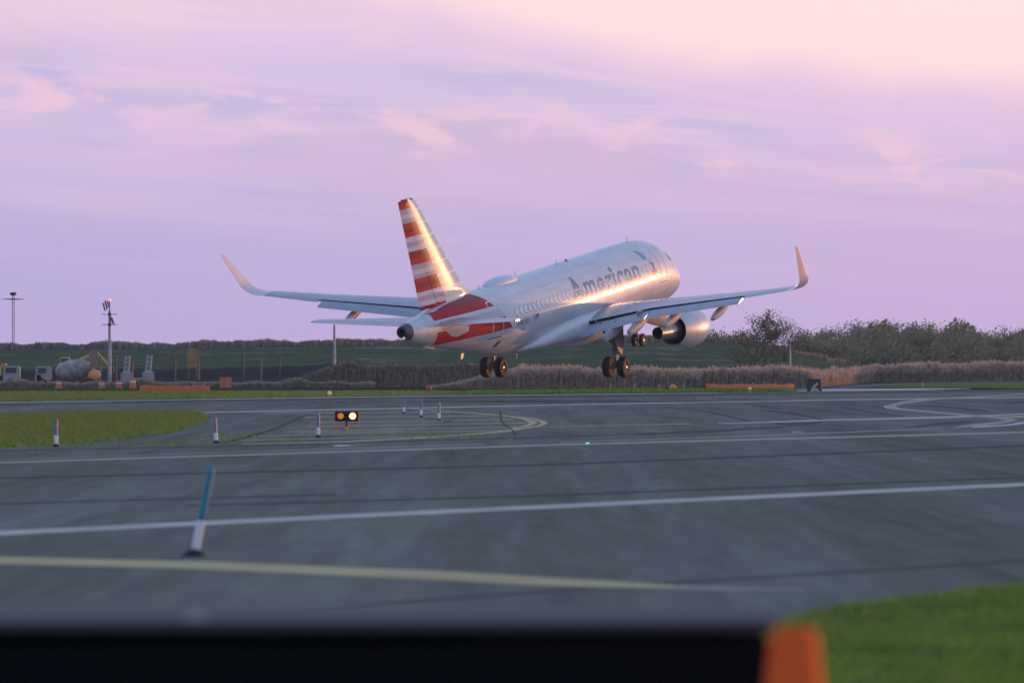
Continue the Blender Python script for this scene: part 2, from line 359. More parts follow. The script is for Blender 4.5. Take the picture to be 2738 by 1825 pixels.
for side in (1, -1):
    ys = [0,1.9,3,4.2,5.4,6.4,8,10,11.6,13.2]
    wing = loft('wing', [wsec(y, side, 0, .80) for y in ys], [wingm, gapm], plane, 35, 1)
    # outer panel with the aileron bay and upturned sharklet
    ow = [wsec(y, side, 0, .80) for y in (13.2, 14.8, 16.3)]
    loft('wing_outer_panel', ow, wingm, wing)
    loft('aileron', [wsec(y, side, .805, 1.0, 6) for y in (13.35, 14.8, 16.28)], flapm, wing)
    # flaps: inner, outer
    def flapsec(y, rot=16):
        le, te, z, inc, tc = [lerpT(WT, y, j) for j in range(1, 6)]
        ch = te-le; fc = .20*ch+.42; a = rad(inc+rot); hx = le+.79*ch; ai = rad(inc)
        ox = le+.765*ch*math.cos(ai); oz = z-.765*ch*math.sin(ai)+.006*ch-.01
        if side < 0: oz -= .0
        return [P(ox+(cx_*fc)*math.cos(a)+cz*fc*math.sin(a), side*y, oz-(cx_*fc)*math.sin(a)+cz*fc*math.cos(a)) for cx_, cz in naca(.12, 0, 1, 8, .02)]
    loft('flap', [flapsec(y) for y in (2.15, 4.2, 6.35)], flapm, wing)
    loft('flap', [flapsec(y) for y in (6.42, 9, 11, 13.15)], flapm, wing)
    # sharklet
    path = []
    for i in range(15):
        s = i/14
        if s < .5:
            a = s/.5*rad(76); yy = 16.3+1.12*math.sin(a)/math.sin(rad(76)); zz = 1.15+.10*s+.62*(1-math.cos(a))/(1-math.cos(rad(76)))
        else:
            u = (s-.5)/.5; a = rad(76)+u*rad(5); yy = 17.42+.42*u; zz = 1.82+1.98*u
        path.append((yy, zz, a))
    secs = []
    for i, (yy, zz, a) in enumerate(path):
        s = i/14
        if s < .5: le = 18.35+1.05*(s/.5); te = 19.96+.62*(s/.5)
        else: u = (s-.5)/.5; le = 19.40+2.0*u; te = 20.58+1.25*u
        if i == 14: le += .12
        ch = te-le; sec = []
        for cx_, cz in naca(.09, 0, 1, 9, .01):
            tz = cz*ch
            sec.append(P(le+cx_*ch, side*(yy-tz*math.sin(a)), zz+tz*math.cos(a)-.01*cx_))
        secs.append(sec)
    loft('sharklet', secs, white, wing, 50)
    # flap track fairings
    for (y0, x0, L, dz) in ((4.2, 15.3, 2.9, .26), (5.75, 15.4, 2.75, .24), (8.15, 15.8, 2.75, .22), (11.45, 16.9, 2.4, .19)):
        ztop = lerpT(WT, y0, 3)-(x0-lerpT(WT, y0, 1))*math.sin(rad(lerpT(WT, y0, 4)))
        bm = bmesh.new(); R = []
        for i in range(15):
            s = i/14; x = x0+L*s
            hgt = .02+dz*math.sin(math.pi*min(1, s*.86+.02))**.8*1.35; wd = .02+.17*math.sin(math.pi*min(1, s*.88+.04))**.7
            zc = ztop-.30-.06*s-.42*s*s-(hgt*.5)
            R.append([bm.verts.new(P(x, side*(y0)+wd*math.cos(2*math.pi*k/16), zc+hgt*math.sin(2*math.pi*k/16)*(1 if math.sin(2*math.pi*k/16) < 0 else .8))) for k in range(16)])
        for i in range(14):
            for k in range(16): bm.faces.new((R[i][k], R[i+1][k], R[i+1][(k+1)%16], R[i][(k+1)%16]))
        bm.faces.new(R[0]); bm.faces.new(R[-1])
        bm_obj('flap_track_fairing', bm, MATS.get('fairing_grey') or mat('fairing_grey', (.40, .39, .43), .55, 0, .4), wing, smooth=True)
    # engine
    ey = 5.75*side
    ax0 = P(9.3, ey, -2.06-.28+.0); axd = (P(14.41, ey, -1.97)-P(9.3, ey, -2.32)).normalized()
    o0 = P(9.45, ey, -2.31)
    bm = bmesh.new()
    lathe(bm, [(.55,.78),(.2,.80),(.05,.84),(0,.90),(.04,.97),(.2,1.04),(.5,1.09),(.9,1.115),(1.4,1.11),(1.9,1.06),(2.4,.975),(2.75,.90),(2.95,.855),(2.94,.83),(2.6,.80),(2.2,.78)], o0, axd, 56)
    eng = bm_obj('engine', bm, [cowlm], plane); autosmooth(eng, 40)
    bm = bmesh.new()
    lathe(bm, [(.6,.02),(.9,.25),(.95,.79)], o0, axd, 32); bm_obj('fan', bm, dark, eng, smooth=True)
    bm = bmesh.new()
    lathe(bm, [(2.3,.80),(2.35,.62),(2.6,.60),(2.9,.595)], o0, axd, 40); lathe(bm, [(2.05,.79),(2.06,.3)], o0, axd, 40)
    bm_obj('bypass_duct', bm, dark, eng, smooth=True)
    bm = bmesh.new()
    lathe(bm, [(2.2,.60),(2.9,.56),(3.4,.50),(4.2,.415),(4.95,.335),(4.96,.32),(4.5,.31),(4.0,.30)], o0, axd, 40)
    nz = bm_obj('core_nozzle', bm, nozzlem, eng); autosmooth(nz, 40)
    bm = bmesh.new()
    lathe(bm, [(4.0,.31),(4.01,.16),(4.6,.10),(4.95,.015)], o0, axd, 28); bm_obj('exhaust_plug', bm, gapm, eng, smooth=True)
    # pylon
    def pyl(z, x0, x1, wd): return [P(x0, ey-wd*.15, z), P(x0+.4, ey-wd, z), P(x1-.8, ey-wd, z), P(x1, ey, z), P(x1-.8, ey+wd, z), P(x0+.4, ey+wd, z), P(x0, ey+wd*.15, z)]
    loft('pylon', [pyl(-.40, 11.8, 17.0, .17), pyl(-.9, 11.0, 16.6, .20), pyl(-1.35, 10.5, 15.2, .2), pyl(-1.75, 10.6, 13.7, .12)], pylonm, eng)
    bm = bmesh.new()
    q = P(10.6, ey+.80*1, -1.75)
    box(bm, q, (.05, .7, .34), Matrix.Rotation(rad(38), 3, 'Y')); bm_obj('nacelle_strake', bm, cowlm, eng)
    # main landing gear
    gy = 3.86*side
    bm = bmesh.new()
    tube(bm, P(16.0, gy*.99, -.9), P(16.09, gy, -2.75), .135, .125, 14); tube(bm, P(16.09, gy, -2.75), P(16.11, gy, -3.62), .085, .085, 14)
    tube(bm, P(16.09, gy, -2.75), P(16.09, gy, -2.9), .16, .16, 14)
    tube(bm, P(16.11, gy-.44, -3.62), P(16.11, gy+.44, -3.62), .085, .085, 12)
    tube(bm, P(16.1, gy, -2.45), P(15.9, gy-side*1.2, -1.0), .085, .075, 10)       # side stay
    tube(bm, P(16.1, gy, -2.0), P(16.3, gy-side*.7, -1.1), .05, .04, 8)
    tube(bm, P(16.25, gy+.05, -2.75), P(16.5, gy+.05, -3.2), .035, .03, 8); tube(bm, P(16.5, gy+.05, -3.2), P(16.2, gy+.05, -3.55), .03, .035, 8)
    tube(bm, P(15.96, gy+.1, -1.6), P(15.98, gy+.1, -3.5), .022, .022, 6); tube(bm, P(16.2, gy-.1, -1.8), P(16.2, gy-.12, -3.3), .018, .018, 6)
    for zz in (-2.1, -2.5, -2.85): box(bm, P(16.05, gy+.12, zz), (.13, .16, .10))
    gear = bm_obj('main_landing_gear', bm, strutm, plane); autosmooth(gear, 40)
    bm = bmesh.new()                                      # leg door on the outer side
    dv = [P(15.55, gy+side*.30, -.9), P(16.65, gy+side*.34, -.95), P(16.72, gy+side*.30, -2.1), P(16.4, gy+side*.26, -2.55), P(15.95, gy+side*.24, -2.95), P(15.75, gy+side*.24, -2.9), P(15.55, gy+side*.28, -2.2)]
    a_ = [bm.verts.new(v) for v in dv]; b_ = [bm.verts.new(v+Vector((side*.05, 0, 0))) for v in dv]
    bm.faces.new(a_); bm.faces.new(b_[::-1])
    for k in range(7): bm.faces.new((a_[k], a_[(k+1)%7], b_[(k+1)%7], b_[k]))
    bm_obj('leg_door', bm, mat('leg_door_grey', (.09, .095, .10), .55) if 'leg_door_grey' not in MATS else MATS['leg_door_grey'], gear)
    for wy in (-.46, .46):
        make_wheel = None
        wl = empty('wheel', (0, 0, 0)); wl.parent = plane; wl.location = P(16.11, gy+wy, -3.62)
        bm = bmesh.new()
        lathe(bm, [(-.20,.30),(-.205,.42),(-.19,.52),(-.14,.568),(-.07,.584),(-.065,.576),(-.05,.584),(0,.586),(.05,.584),(.065,.576),(.07,.584),(.14,.568),(.19,.52),(.205,.42),(.20,.30)], (0, 0, 0), (1, 0, 0), 48)
        bm_obj('tyre', bm, tyrem, wl, smooth=True)
        bm = bmesh.new()
        for sg in (1, -1):
            lathe(bm, [(sg*.196,.305),(sg*.165,.285),(sg*.10,.255),(sg*.09,.20),(sg*.13,.17),(sg*.15,.15),(sg*.12,.12),(sg*.17,.09),(sg*.20,.07),(sg*.20,.001)], (0, 0, 0), (1, 0, 0), 32)
            for k in range(9):
                a = 2*math.pi*k/9; tube(bm, (sg*.09, .225*math.cos(a), .225*math.sin(a)), (sg*.135, .225*math.cos(a), .225*math.sin(a)), .018, .018, 6)
        hb = bm_obj('rim', bm, hubm, wl); autosmooth(hb, 40)
# nose gear
bm = bmesh.new()
tube(bm, P(5.2, 0, -1.9), P(5.1, 0, -3.1), .09, .085, 12); tube(bm, P(5.1, 0, -3.1), P(5.07, 0, -3.76), .055, .055, 12)
tube(bm, P(5.07, -.26, -3.76), P(5.07, .26, -3.76), .05, .05, 10)
tube(bm, P(5.1, 0, -2.9), P(4.1, 0, -2.0), .05, .05, 8); tube(bm, P(5.2, .0, -2.95), P(5.35, 0, -3.3), .03, .03, 8); tube(bm, P(5.35, 0, -3.3), P(5.15, 0, -3.65), .03, .03, 8)
for sg in (-1, 1): tube(bm, P(5.05, sg*.2, -2.75), P(5.0, sg*.2, -2.75), .09, .09, 14)
box(bm, P(5.15, 0, -2.95), (.26, .12, .22))
ngear = bm_obj('nose_landing_gear', bm, strutm, plane); autosmooth(ngear, 40)
for sg in (-1, 1):
    bm = bmesh.new(); box(bm, P(5.3, sg*.42, -2.38), (.03, .75, .75)); bm_obj('gear_bay_door', bm, silver, plane)
bm = bmesh.new(); box(bm, P(5.42, 0, -2.75), (.28, .03, .55)); bm_obj('leg_door', bm, silver, ngear)
for wy in (-.25, .25):
    wl = empty('wheel', (0, 0, 0)); wl.parent = plane; wl.location = P(5.07, .07+wy, -3.76)
    bm = bmesh.new()
    lathe(bm, [(-.105,.2),(-.11,.29),(-.10,.34),(-.07,.372),(0,.382),(.07,.372),(.10,.34),(.11,.29),(.105,.2)], (0, 0, 0), (1, 0, 0), 40)
    bm_obj('tyre', bm, tyrem, wl, smooth=True)
    bm = bmesh.new()
    for sg in (1, -1): lathe(bm, [(sg*.10,.205),(sg*.08,.19),(sg*.05,.16),(sg*.06,.1),(sg*.1,.06),(sg*.1,.001)], (0, 0, 0), (1, 0, 0), 28)
    hb = bm_obj('rim', bm, MATS['antenna_white'] if False else hubm, wl); autosmooth(hb, 40)

# fin with painted stripes (paint follows height and station on the fin)
def fin_material():
    m = bpy.data.materials.new('fin_paint'); m.use_nodes = True; N = m.node_tree.nodes; L = m.node_tree.links; b = N['Principled BSDF']
    tc = N.new('ShaderNodeTexCoord'); sp = N.new('ShaderNodeSeparateXYZ'); L.new(tc.outputs['Object'], sp.inputs[0])
    def mr(v, a, c):
        x = N.new('ShaderNodeMapRange'); L.new(v, x.inputs[0]); x.inputs[1].default_value = a; x.inputs[2].default_value = c; return x.outputs[0]
    def ramp(v, stops):
        r = N.new('ShaderNodeValToRGB'); L.new(v, r.inputs[0]); cr = r.color_ramp; cr.interpolation = 'CONSTANT'
        while len(cr.elements) > 1: cr.elements.remove(cr.elements[-1])
        cr.elements[0].position = 0; cr.elements[0].color = (*stops[0][1], 1)
        for p, c in stops[1:]:
            e = cr.elements.new(max(0, min(1, p))); e.color = (*c, 1)
        return r.outputs[0]
    RD, DR, LG, MG = (.46,.004,.012), (.26,.005,.014), (.62,.60,.68), (.42,.40,.50)
    zs = [(1.87,RD),(2.08,LG),(2.37,MG),(2.64,LG),(2.89,RD),(3.15,DR),(3.39,RD),(3.64,MG),(3.88,LG),(4.15,MG),(4.42,RD),(4.79,DR),(5.17,LG),(5.43,MG),(5.69,LG),(5.97,RD),(6.23,DR),(6.44,RD),(6.74,MG),(7.0,LG),(7.22,MG),(7.51,RD),(7.8,DR)]
    f = lambda z: (z-1.5)/(8.1-1.5)
    z01 = mr(sp.outputs[2], 1.5, 8.1)
    aft = ramp(z01, [(0, RD)]+[(f(z), c) for z, c in zs])
    W, BG = (.80,.80,.80), (.50,.54,.58)  # forward grey is paled for the sun's sheen over the blue stripes
    fr = [(0, W)]
    for a, c in ((2.62,2.85),(3.48,3.61),(4.25,4.38),(5.01,5.13),(5.78,5.90),(6.56,6.68),(7.32,7.45)):
        if a == 2.62: fr = [(0, (.70,.71,.73)), (f(2.62), W)]
        else: fr.append((f(a), W))
        fr.append((f(c), BG))
    fr.append((f(7.93), (.05,.10,.32)))
    front = ramp(z01, fr)
    # boundary runs from (29.3, 2.57) to (32.25, 7.85) aft/height;  local Y = XM - x
    mth = N.new('ShaderNodeMath'); mth.operation = 'MULTIPLY_ADD'; L.new(sp.outputs[2], mth.inputs[0]); mth.inputs[1].default_value = (32.25-29.3)/(7.85-2.57); mth.inputs[2].default_value = 29.3-2.57*(32.25-29.3)/(7.85-2.57)-XM
    ad = N.new('ShaderNodeMath'); ad.operation = 'ADD'; L.new(mth.outputs[0], ad.inputs[0]); L.new(sp.outputs[1], ad.inputs[1])   # >0 : forward
    gt = N.new('ShaderNodeMath'); gt.operation = 'GREATER_THAN'; L.new(ad.outputs[0], gt.inputs[0]); gt.inputs[1].default_value = 0
    mx = N.new('ShaderNodeMix'); mx.data_type = 'RGBA'; L.new(gt.outputs[0], mx.inputs[0]); L.new(aft, mx.inputs[6]); L.new(front, mx.inputs[7])
    L.new(mx.outputs[2], b.inputs['Base Color']); b.inputs['Roughness'].default_value = .7; b.inputs['Metallic'].default_value = 0; b.inputs['Specular IOR Level'].default_value = .15
    b.inputs['Coat Weight'].default_value = .60; b.inputs['Coat Roughness'].default_value = .09
    return m
finm = fin_material()
FLE = [(1.6,24.6),(2.10,25.3),(2.22,25.85),(2.65,26.62),(3.2,27.2),(4.27,28.18),(6.14,29.88),(7.75,31.33),(7.98,31.62),(8.05,31.9)]
FTE = [(1.6,31.70),(1.87,31.75),(8.05,33.36)]
def finsec(z, c0, c1, n, gapx=0):
    le = pchip(FLE, z); te = pchip(FTE, z); full = 1.87+0
    # thickness relative to the un-filleted chord so the dorsal fillet stays thin
    le0 = 26.0+(z-2.0)*.93; ch0 = te-min(le, le0) if z > 2.6 else te-26.1
    ch = te-le; out = []
    for cx_, cz in naca(.10, c0, c1, n, 0):
        out.append(P(le+cx_*ch+gapx, cz*ch0*(1 if z > 2.3 else .8), z))
    return out
zs = [1.6,1.9,2.10,2.22,2.4,2.65,3.2,4.27,5.2,6.14,7,7.75,7.98,8.05]
fin = loft('vertical_fin', [finsec(z, 0, .70, 12) for z in zs], finm, plane, 40)
loft('rudder', [finsec(z, .706, 1.0, 7) for z in [1.9,2.2,2.65,3.2,4.27,5.2,6.14,7,7.75,8.0]], finm, fin, 40)
for z in (6.9, 7.45, 8.0):
    bm = bmesh.new(); tube(bm, P(pchip(FTE, z)-.02, 0, z), P(pchip(FTE, z)+.16, 0, z-.02), .02, .012, 6); bm_obj('static_wick', bm, outl, fin)
# tailplanes
for side in (1, -1):
    def ssec(y, c0, c1, n=8, gap=0):
        s = max(0, (y-1.0)/5.2); le = 28.55+3.25*s; te = 32.15+.85*s; z = 1.02+.44*s
        if y > 6.15: le += .25
        ch = te-le; a = rad(-1.5)
        return [P(le+cx_*ch*math.cos(a)+gap, side*y, z-cx_*ch*math.sin(a)*1.0-.0+cz*ch-.06*(1-s)*0) for cx_, cz in naca(.10, c0, c1, n, -.005)]
    sb = loft('tailplane', [ssec(y, 0, .70) for y in (.3, 1.0, 3, 5, 6.1, 6.2)], wingm, plane)
    loft('elevator', [ssec(y, .71, 1.0, 6) for y in (1.05, 3, 5, 6.05)], flapm if False else wingm, sb)
    for y in (5.2, 5.6, 6.0):
        bm = bmesh.new(); tube(bm, P(32.15+.85*(y-1)/5.2, side*y, 1.02+.44*(y-1)/5.2+.09), P(32.3+.85*(y-1)/5.2, side*y, 1.02+.44*(y-1)/5.2+.08), .018, .01, 6); bm_obj('static_wick', bm, outl, sb)
# roof radome, antennas
bm = bmesh.new(); R = []
for i in range(17):
    s = i/16; x = 20.35+3.5*s; prof = math.sin(math.pi*(s*.94+.03))**.45
    hh = .40*prof; wd = .62*prof
    R.append([bm.verts.new(P(x, wd*math.cos(math.pi*k/14), 2.02+hh*math.sin(math.pi*k/14)**.8)) for k in range(15)])
for i in range(16):
    for k in range(14): bm.faces.new((R[i][k], R[i+1][k], R[i+1][k+1], R[i][k+1]))
bm.faces.new(R[0]); bm.faces.new(R[-1])
bm_obj('satellite_radome', bm, silver, plane, smooth=True)
def blade(x, h, ch=.22, y=0, down=False, m=tealg, name='antenna'):
    z0 = (pchip(BOT, x)+.02) if down else pchip(TOP, x)-.03; sg = -1 if down else 1
    def s(z, x0, c, w_): return [P(x0, y, z), P(x0+c*.3, y+w_, z), P(x0+c, y, z), P(x0+c*.3, y-w_, z)]
    loft(name, [s(z0, x, ch*1.5, .035), s(z0+sg*h, x+ch*.9+h*.15, ch*.7, .02)], m, fus)
blade(24.55, .22, .16); blade(20.0, .36, .16); blade(14.75, .26, .2); blade(5.35, .38, .16)
blade(18.9+1.6, .34, .14, 0, True); blade(26.9, .30, .3, 0, True, white, 'drain_mast')
for x in (13.7, 31.3):
    bm = bmesh.new(); bmesh.ops.create_uvsphere(bm, u_segments=12, v_segments=8, radius=.085)
    bmesh.ops.translate(bm, vec=P(x, 0, pchip(TOP, x)+.02) if x < 20 else P(x, 0, pchip(BOT, x)-.02), verts=bm.verts)
    bm_obj('beacon', bm, ered if x < 20 else tealg, fus, smooth=True)
bm = bmesh.new(); tube(bm, P(30.5, .0, pchip(BOT, 30.5)-.06), P(31.6, .0, pchip(BOT, 31.6)-.10), .06, .03, 8); bm_obj('tail_skid', bm, tealg, fus)
bm = bmesh.new(); tube(bm, P(33.98, .12, .78), P(34.10, .12, .78), .06, .05, 10); bm_obj('sunlit_tail_spot', bm, mat('sunlit_spot_glow', (.9,.9,.85), .3, emis=(1,.7,.4), es=.3), apu)  # faint glow stands in for a sunlit spot on the cone, no lamp

# decals laid on the skin -----------------------------------------------------
def decal(name, src, m, side=1, off=.006, parent=None, dx=.5, dz=.12, dark_=None):
    """src: bmesh with verts (x aft, z, 0); cut into small faces and wrapped on the fuselage"""
    bm = src
    xs = [v.co.x for v in bm.verts]; zz = [v.co.y for v in bm.verts]
    x = math.floor(min(xs)/dx)*dx+dx
    while x < max(xs):
        bmesh.ops.bisect_plane(bm, geom=bm.verts[:]+bm.edges[:]+bm.faces[:], plane_co=(x, 0, 0), plane_no=(1, 0, 0)); x += dx
    z = math.floor(min(zz)/dz)*dz+dz
    while z < max(zz):
        bmesh.ops.bisect_plane(bm, geom=bm.verts[:]+bm.edges[:]+bm.faces[:], plane_co=(0, z, 0), plane_no=(0, 1, 0)); z += dz
    bmesh.ops.triangulate(bm, faces=bm.faces)
    for v in bm.verts: v.co = skin(v.co.x, v.co.y, side, off)
    if not bm.faces: bm.free(); return None
    bmesh.ops.recalc_face_normals(bm, faces=bm.faces)
    f = max(bm.faces, key=lambda f: f.calc_area())
    for f in bm.faces:
        f.normal_update()
        if f.normal.x*side < 0: f.normal_flip()
    me = bpy.data.meshes.new(name); bm.to_mesh(me); bm.free()
    for q in (m if isinstance(m, list) else [m]): me.materials.append(q)
    me.polygons.foreach_set('use_smooth', [True]*len(me.polygons))
    o = bpy.data.objects.new(name, me); COL.objects.link(o); o.parent = parent or fus
    return o
def polybm(pts):
    bm = bmesh.new(); bm.faces.new([bm.verts.new((a, b, 0)) for a, b in pts]); return bm
def textbm(s, size, font_off=0, sx=1.0):
    c = bpy.data.curves.new('t', 'FONT'); c.body = s; c.size = size; c.offset = font_off; c.space_character = 1.09; c.resolution_u = 6
    o = bpy.data.objects.new('t', c); COL.objects.link(o); bpy.context.view_layer.update()
    me = bpy.data.meshes.new_from_object(o); bm = bmesh.new(); bm.from_mesh(me)
    bpy.data.objects.remove(o); bpy.data.curves.remove(c); bpy.data.meshes.remove(me)
    bmesh.ops.remove_doubles(bm, verts=bm.verts, dist=1e-4)
    return bm
def place_text(name, s, x0, x1, z0, z1, m, side, off=.006, bold=0, ztop=None):
    bm = textbm(s, 1.0, bold)
    mnx = min(v.co.x for v in bm.verts); mxx = max(v.co.x for v in bm.verts); mny = min(v.co.y for v in bm.verts); mxy = max(v.co.y for v in bm.verts)
    for v in bm.verts:
        u = (v.co.x-mnx)/(mxx-mnx); t = (v.co.y-mny)/(mxy-mny)
        if side < 0: u = 1-u
        v.co = Vector((x0+(x1-x0)*u, z0+(z1-z0)*t, 0))
    return decal(name, bm, m, side, off)
for side in (1, -1):
    place_text('lettering', 'American', 17.02, 8.0, .05, 1.50, letter, side, .006, .027)
    place_text('registration', 'N9015D', 24.05, 22.72, -.12, .17, letter, side, .006, .015)
    place_text('fleet_number', '015', 23.5, 23.15, -.42, -.25, letter, side, .006, .01)
    # emblem
    o = decal('emblem', polybm([(7.22,1.745),(6.98,1.735),(6.75,1.66),(6.60,1.45),(6.48,1.19),(6.98,1.20),(7.02,1.45),(7.12,1.62)]), eblue, side)
    decal('emblem', polybm([(6.62,1.17),(6.35,1.21),(6.05,1.14),(5.95,1.05),(6.25,1.02),(6.45,1.08)]), lgrey, side)
    decal('emblem', polybm([(6.36,1.0),(6.22,.99),(6.10,.86),(5.93,.5),(5.78,.14),(6.30,.13),(6.40,.5)]), ered, side)
    # flag
    decal('flag', polybm([(22.14,.27),(21.54,.27),(21.56,-.02),(22.18,-.02)]), lgrey, side, .005)
    decal('flag', polybm([(21.78,.268),(21.545,.268),(21.55,.11),(21.79,.11)]), mat('flag_blue', (.03,.05,.16), .4) if 'flag_blue' not in MATS else MATS['flag_blue'], side, .010)
    for k in range(7):
        z = .268-.0413*k; xr = 21.79 if k < 4 else 21.556
        decal('flag', polybm([(22.15,z),(xr,z),(xr,z-.021),(22.15,z-.021)]), ered, side, .008)
    # tail paint bands
    def RB(z): return pchip([(-.6,24.15),(-.47,24.22),(0,24.60),(.44,25.03),(.9,25.45),(1.32,25.85),(1.67,26.12),(1.9,26.35),(2.1,26.5)], z)
    def LB(z): return pchip([(-.5,30.9),(-.06,31.22),(.54,31.36),(1.27,31.45),(1.9,31.5)], z)
    def band(z0, z1, m, x0f=LB, x1f=RB, name='tail_stripe', z0b=None, off=.005):
        z0b = z0 if z0b is None else z0b; n = 8; pts = []
        for i in range(n+1): z = z0+(z1-z0)*i/n; pts.append((x0f(z), z))
        for i in range(n+1): z = z1+(z0b-z1)*i/n; pts.append((x1f(z), z))
        decal(name, polybm(pts), m, side, off, None, .25, .06)
    band(1.72, 2.06, dred, lambda z: pchip([(1.72,30.85),(1.84,30.0),(1.93,29.0),(2.0,27.6),(2.07,26.6)], z)); band(1.50, 1.72, red, lambda z: LB(z)-.05); band(1.30, 1.50, red)
    band(1.12, 1.30, lgrey); band(.74, 1.12, pgrey, lambda z: LB(z)-.4)
    band(-.08, .66, red); band(-.48, -.08, lgrey, lambda z: LB(z) if z > -.1 else 31.2-(-.08-z)*5.5)
    # doors as thin raised outlines
    def outline(name, x0, x1, z0, z1, m, wd=.05, rc=.18):
        pts = []
        for (cxx, czz, a0) in ((x1+rc, z1-rc, 90), (x0-rc, z1-rc, 0), (x0-rc, z0+rc, -90), (x1+rc, z0+rc, 180)):
            for k in range(5):
                a = rad(a0+ (90-k*22.5)) if False else rad(a0+90-k*22.5)
                pts.append((cxx+rc*math.cos(a), czz+rc*math.sin(a)))
        cx_, cz_ = (x0+x1)/2, (z0+z1)/2
        bm = bmesh.new(); n = len(pts)
        outer = [bm.verts.new((a, b, 0)) for a, b in pts]
        inner = [bm.verts.new((a+(wd if a < cx_ else -wd), b+(wd if b < cz_ else -wd), 0)) for a, b in pts]
        for k in range(n): bm.faces.new((outer[k], outer[(k+1)%n], inner[(k+1)%n], inner[k]))
        decal(name, bm, m, side, .010, None, .5, .08)
    outline('rear_door', 26.5, 25.45, -.32, 1.58, outl); outline('front_door', 5.4, 4.5, -.22, 1.72, outl)
    outline('overwing_exit', 13.95, 13.15, .03, 1.10, outl, .035, .14)
    decal('door_sill', polybm([(26.75,-.40),(25.5,-.40),(25.5,-.46),(26.75,-.46)]), outd, side, .012)
    decal('door_sill', polybm([(5.5,-.30),(4.45,-.30),(4.45,-.36),(5.5,-.36)]), MATS['pylon_sunlit_tan'], side, .012)
    for (x0, z0) in ((21.9, -.34), (8.6, -.30)):          # drip rails
        for dz in (0, -.12): decal('drip_rail', polybm([(x0+.0,z0+dz),(x0-1.5,z0+dz),(x0-1.5,z0+dz-.03),(x0,z0+dz-.03)]), outl, side, .02)
    decal('outflow_valve', polybm([(25.6,-.70),(25.35,-.70),(25.5,-1.0),(25.75,-1.0)]), gapm, side, .008)
    # windows
    x = 23.90; k = 0; N_ = 35; stp = (23.90-5.93)/34
    wmesh = None
    for k in range(N_):
        x = 23.90-stp*k
        if 24 > x > 5:
            bm = bmesh.new(); n = 20; rimv = []; panv = []; base = []
            for q in range(n):
                a = 2*math.pi*q/n; ca, sa = math.cos(a), math.sin(a)
                ex = math.copysign(abs(ca)**.85, ca); ez = math.copysign(abs(sa)**.85, sa)
                base.append(bm.verts.new(skin(x+.160*ex, .68+.232*ez, side, .002)))
                rimv.append(bm.verts.new(skin(x+.150*ex, .68+.22*ez, side, .010)))
                panv.append(bm.verts.new(skin(x+.130*ex, .68+.198*ez, side, .010)))
            for q in range(n):
                f = bm.faces.new((base[q], base[(q+1)%n], rimv[(q+1)%n], rimv[q])); f.material_index = 1
                f = bm.faces.new((rimv[q], rimv[(q+1)%n], panv[(q+1)%n], panv[q])); f.material_index = 1
            f = bm.faces.new(panv); f.material_index = 0
            bm_obj('window', bm, [winp, rimm], fus)
# rear stabiliser gap plate and cockpit windows
for side in (1, -1):
    decal('stabiliser_plate', polybm([(30.89,.78),(28.67,.62),(28.70,.34),(29.61,.16),(30.09,.28)]), MATS['stripe_light_grey'], side, .009, None, .2, .05)
    for (a, b) in ((1.95, 2.6), (2.65, 3.25)):
        decal('cockpit_window', polybm([(a,.62),(b,.66),(b-.05,1.16),(a+.25,.98)]), gapm, side, .008, None, .15, .06)

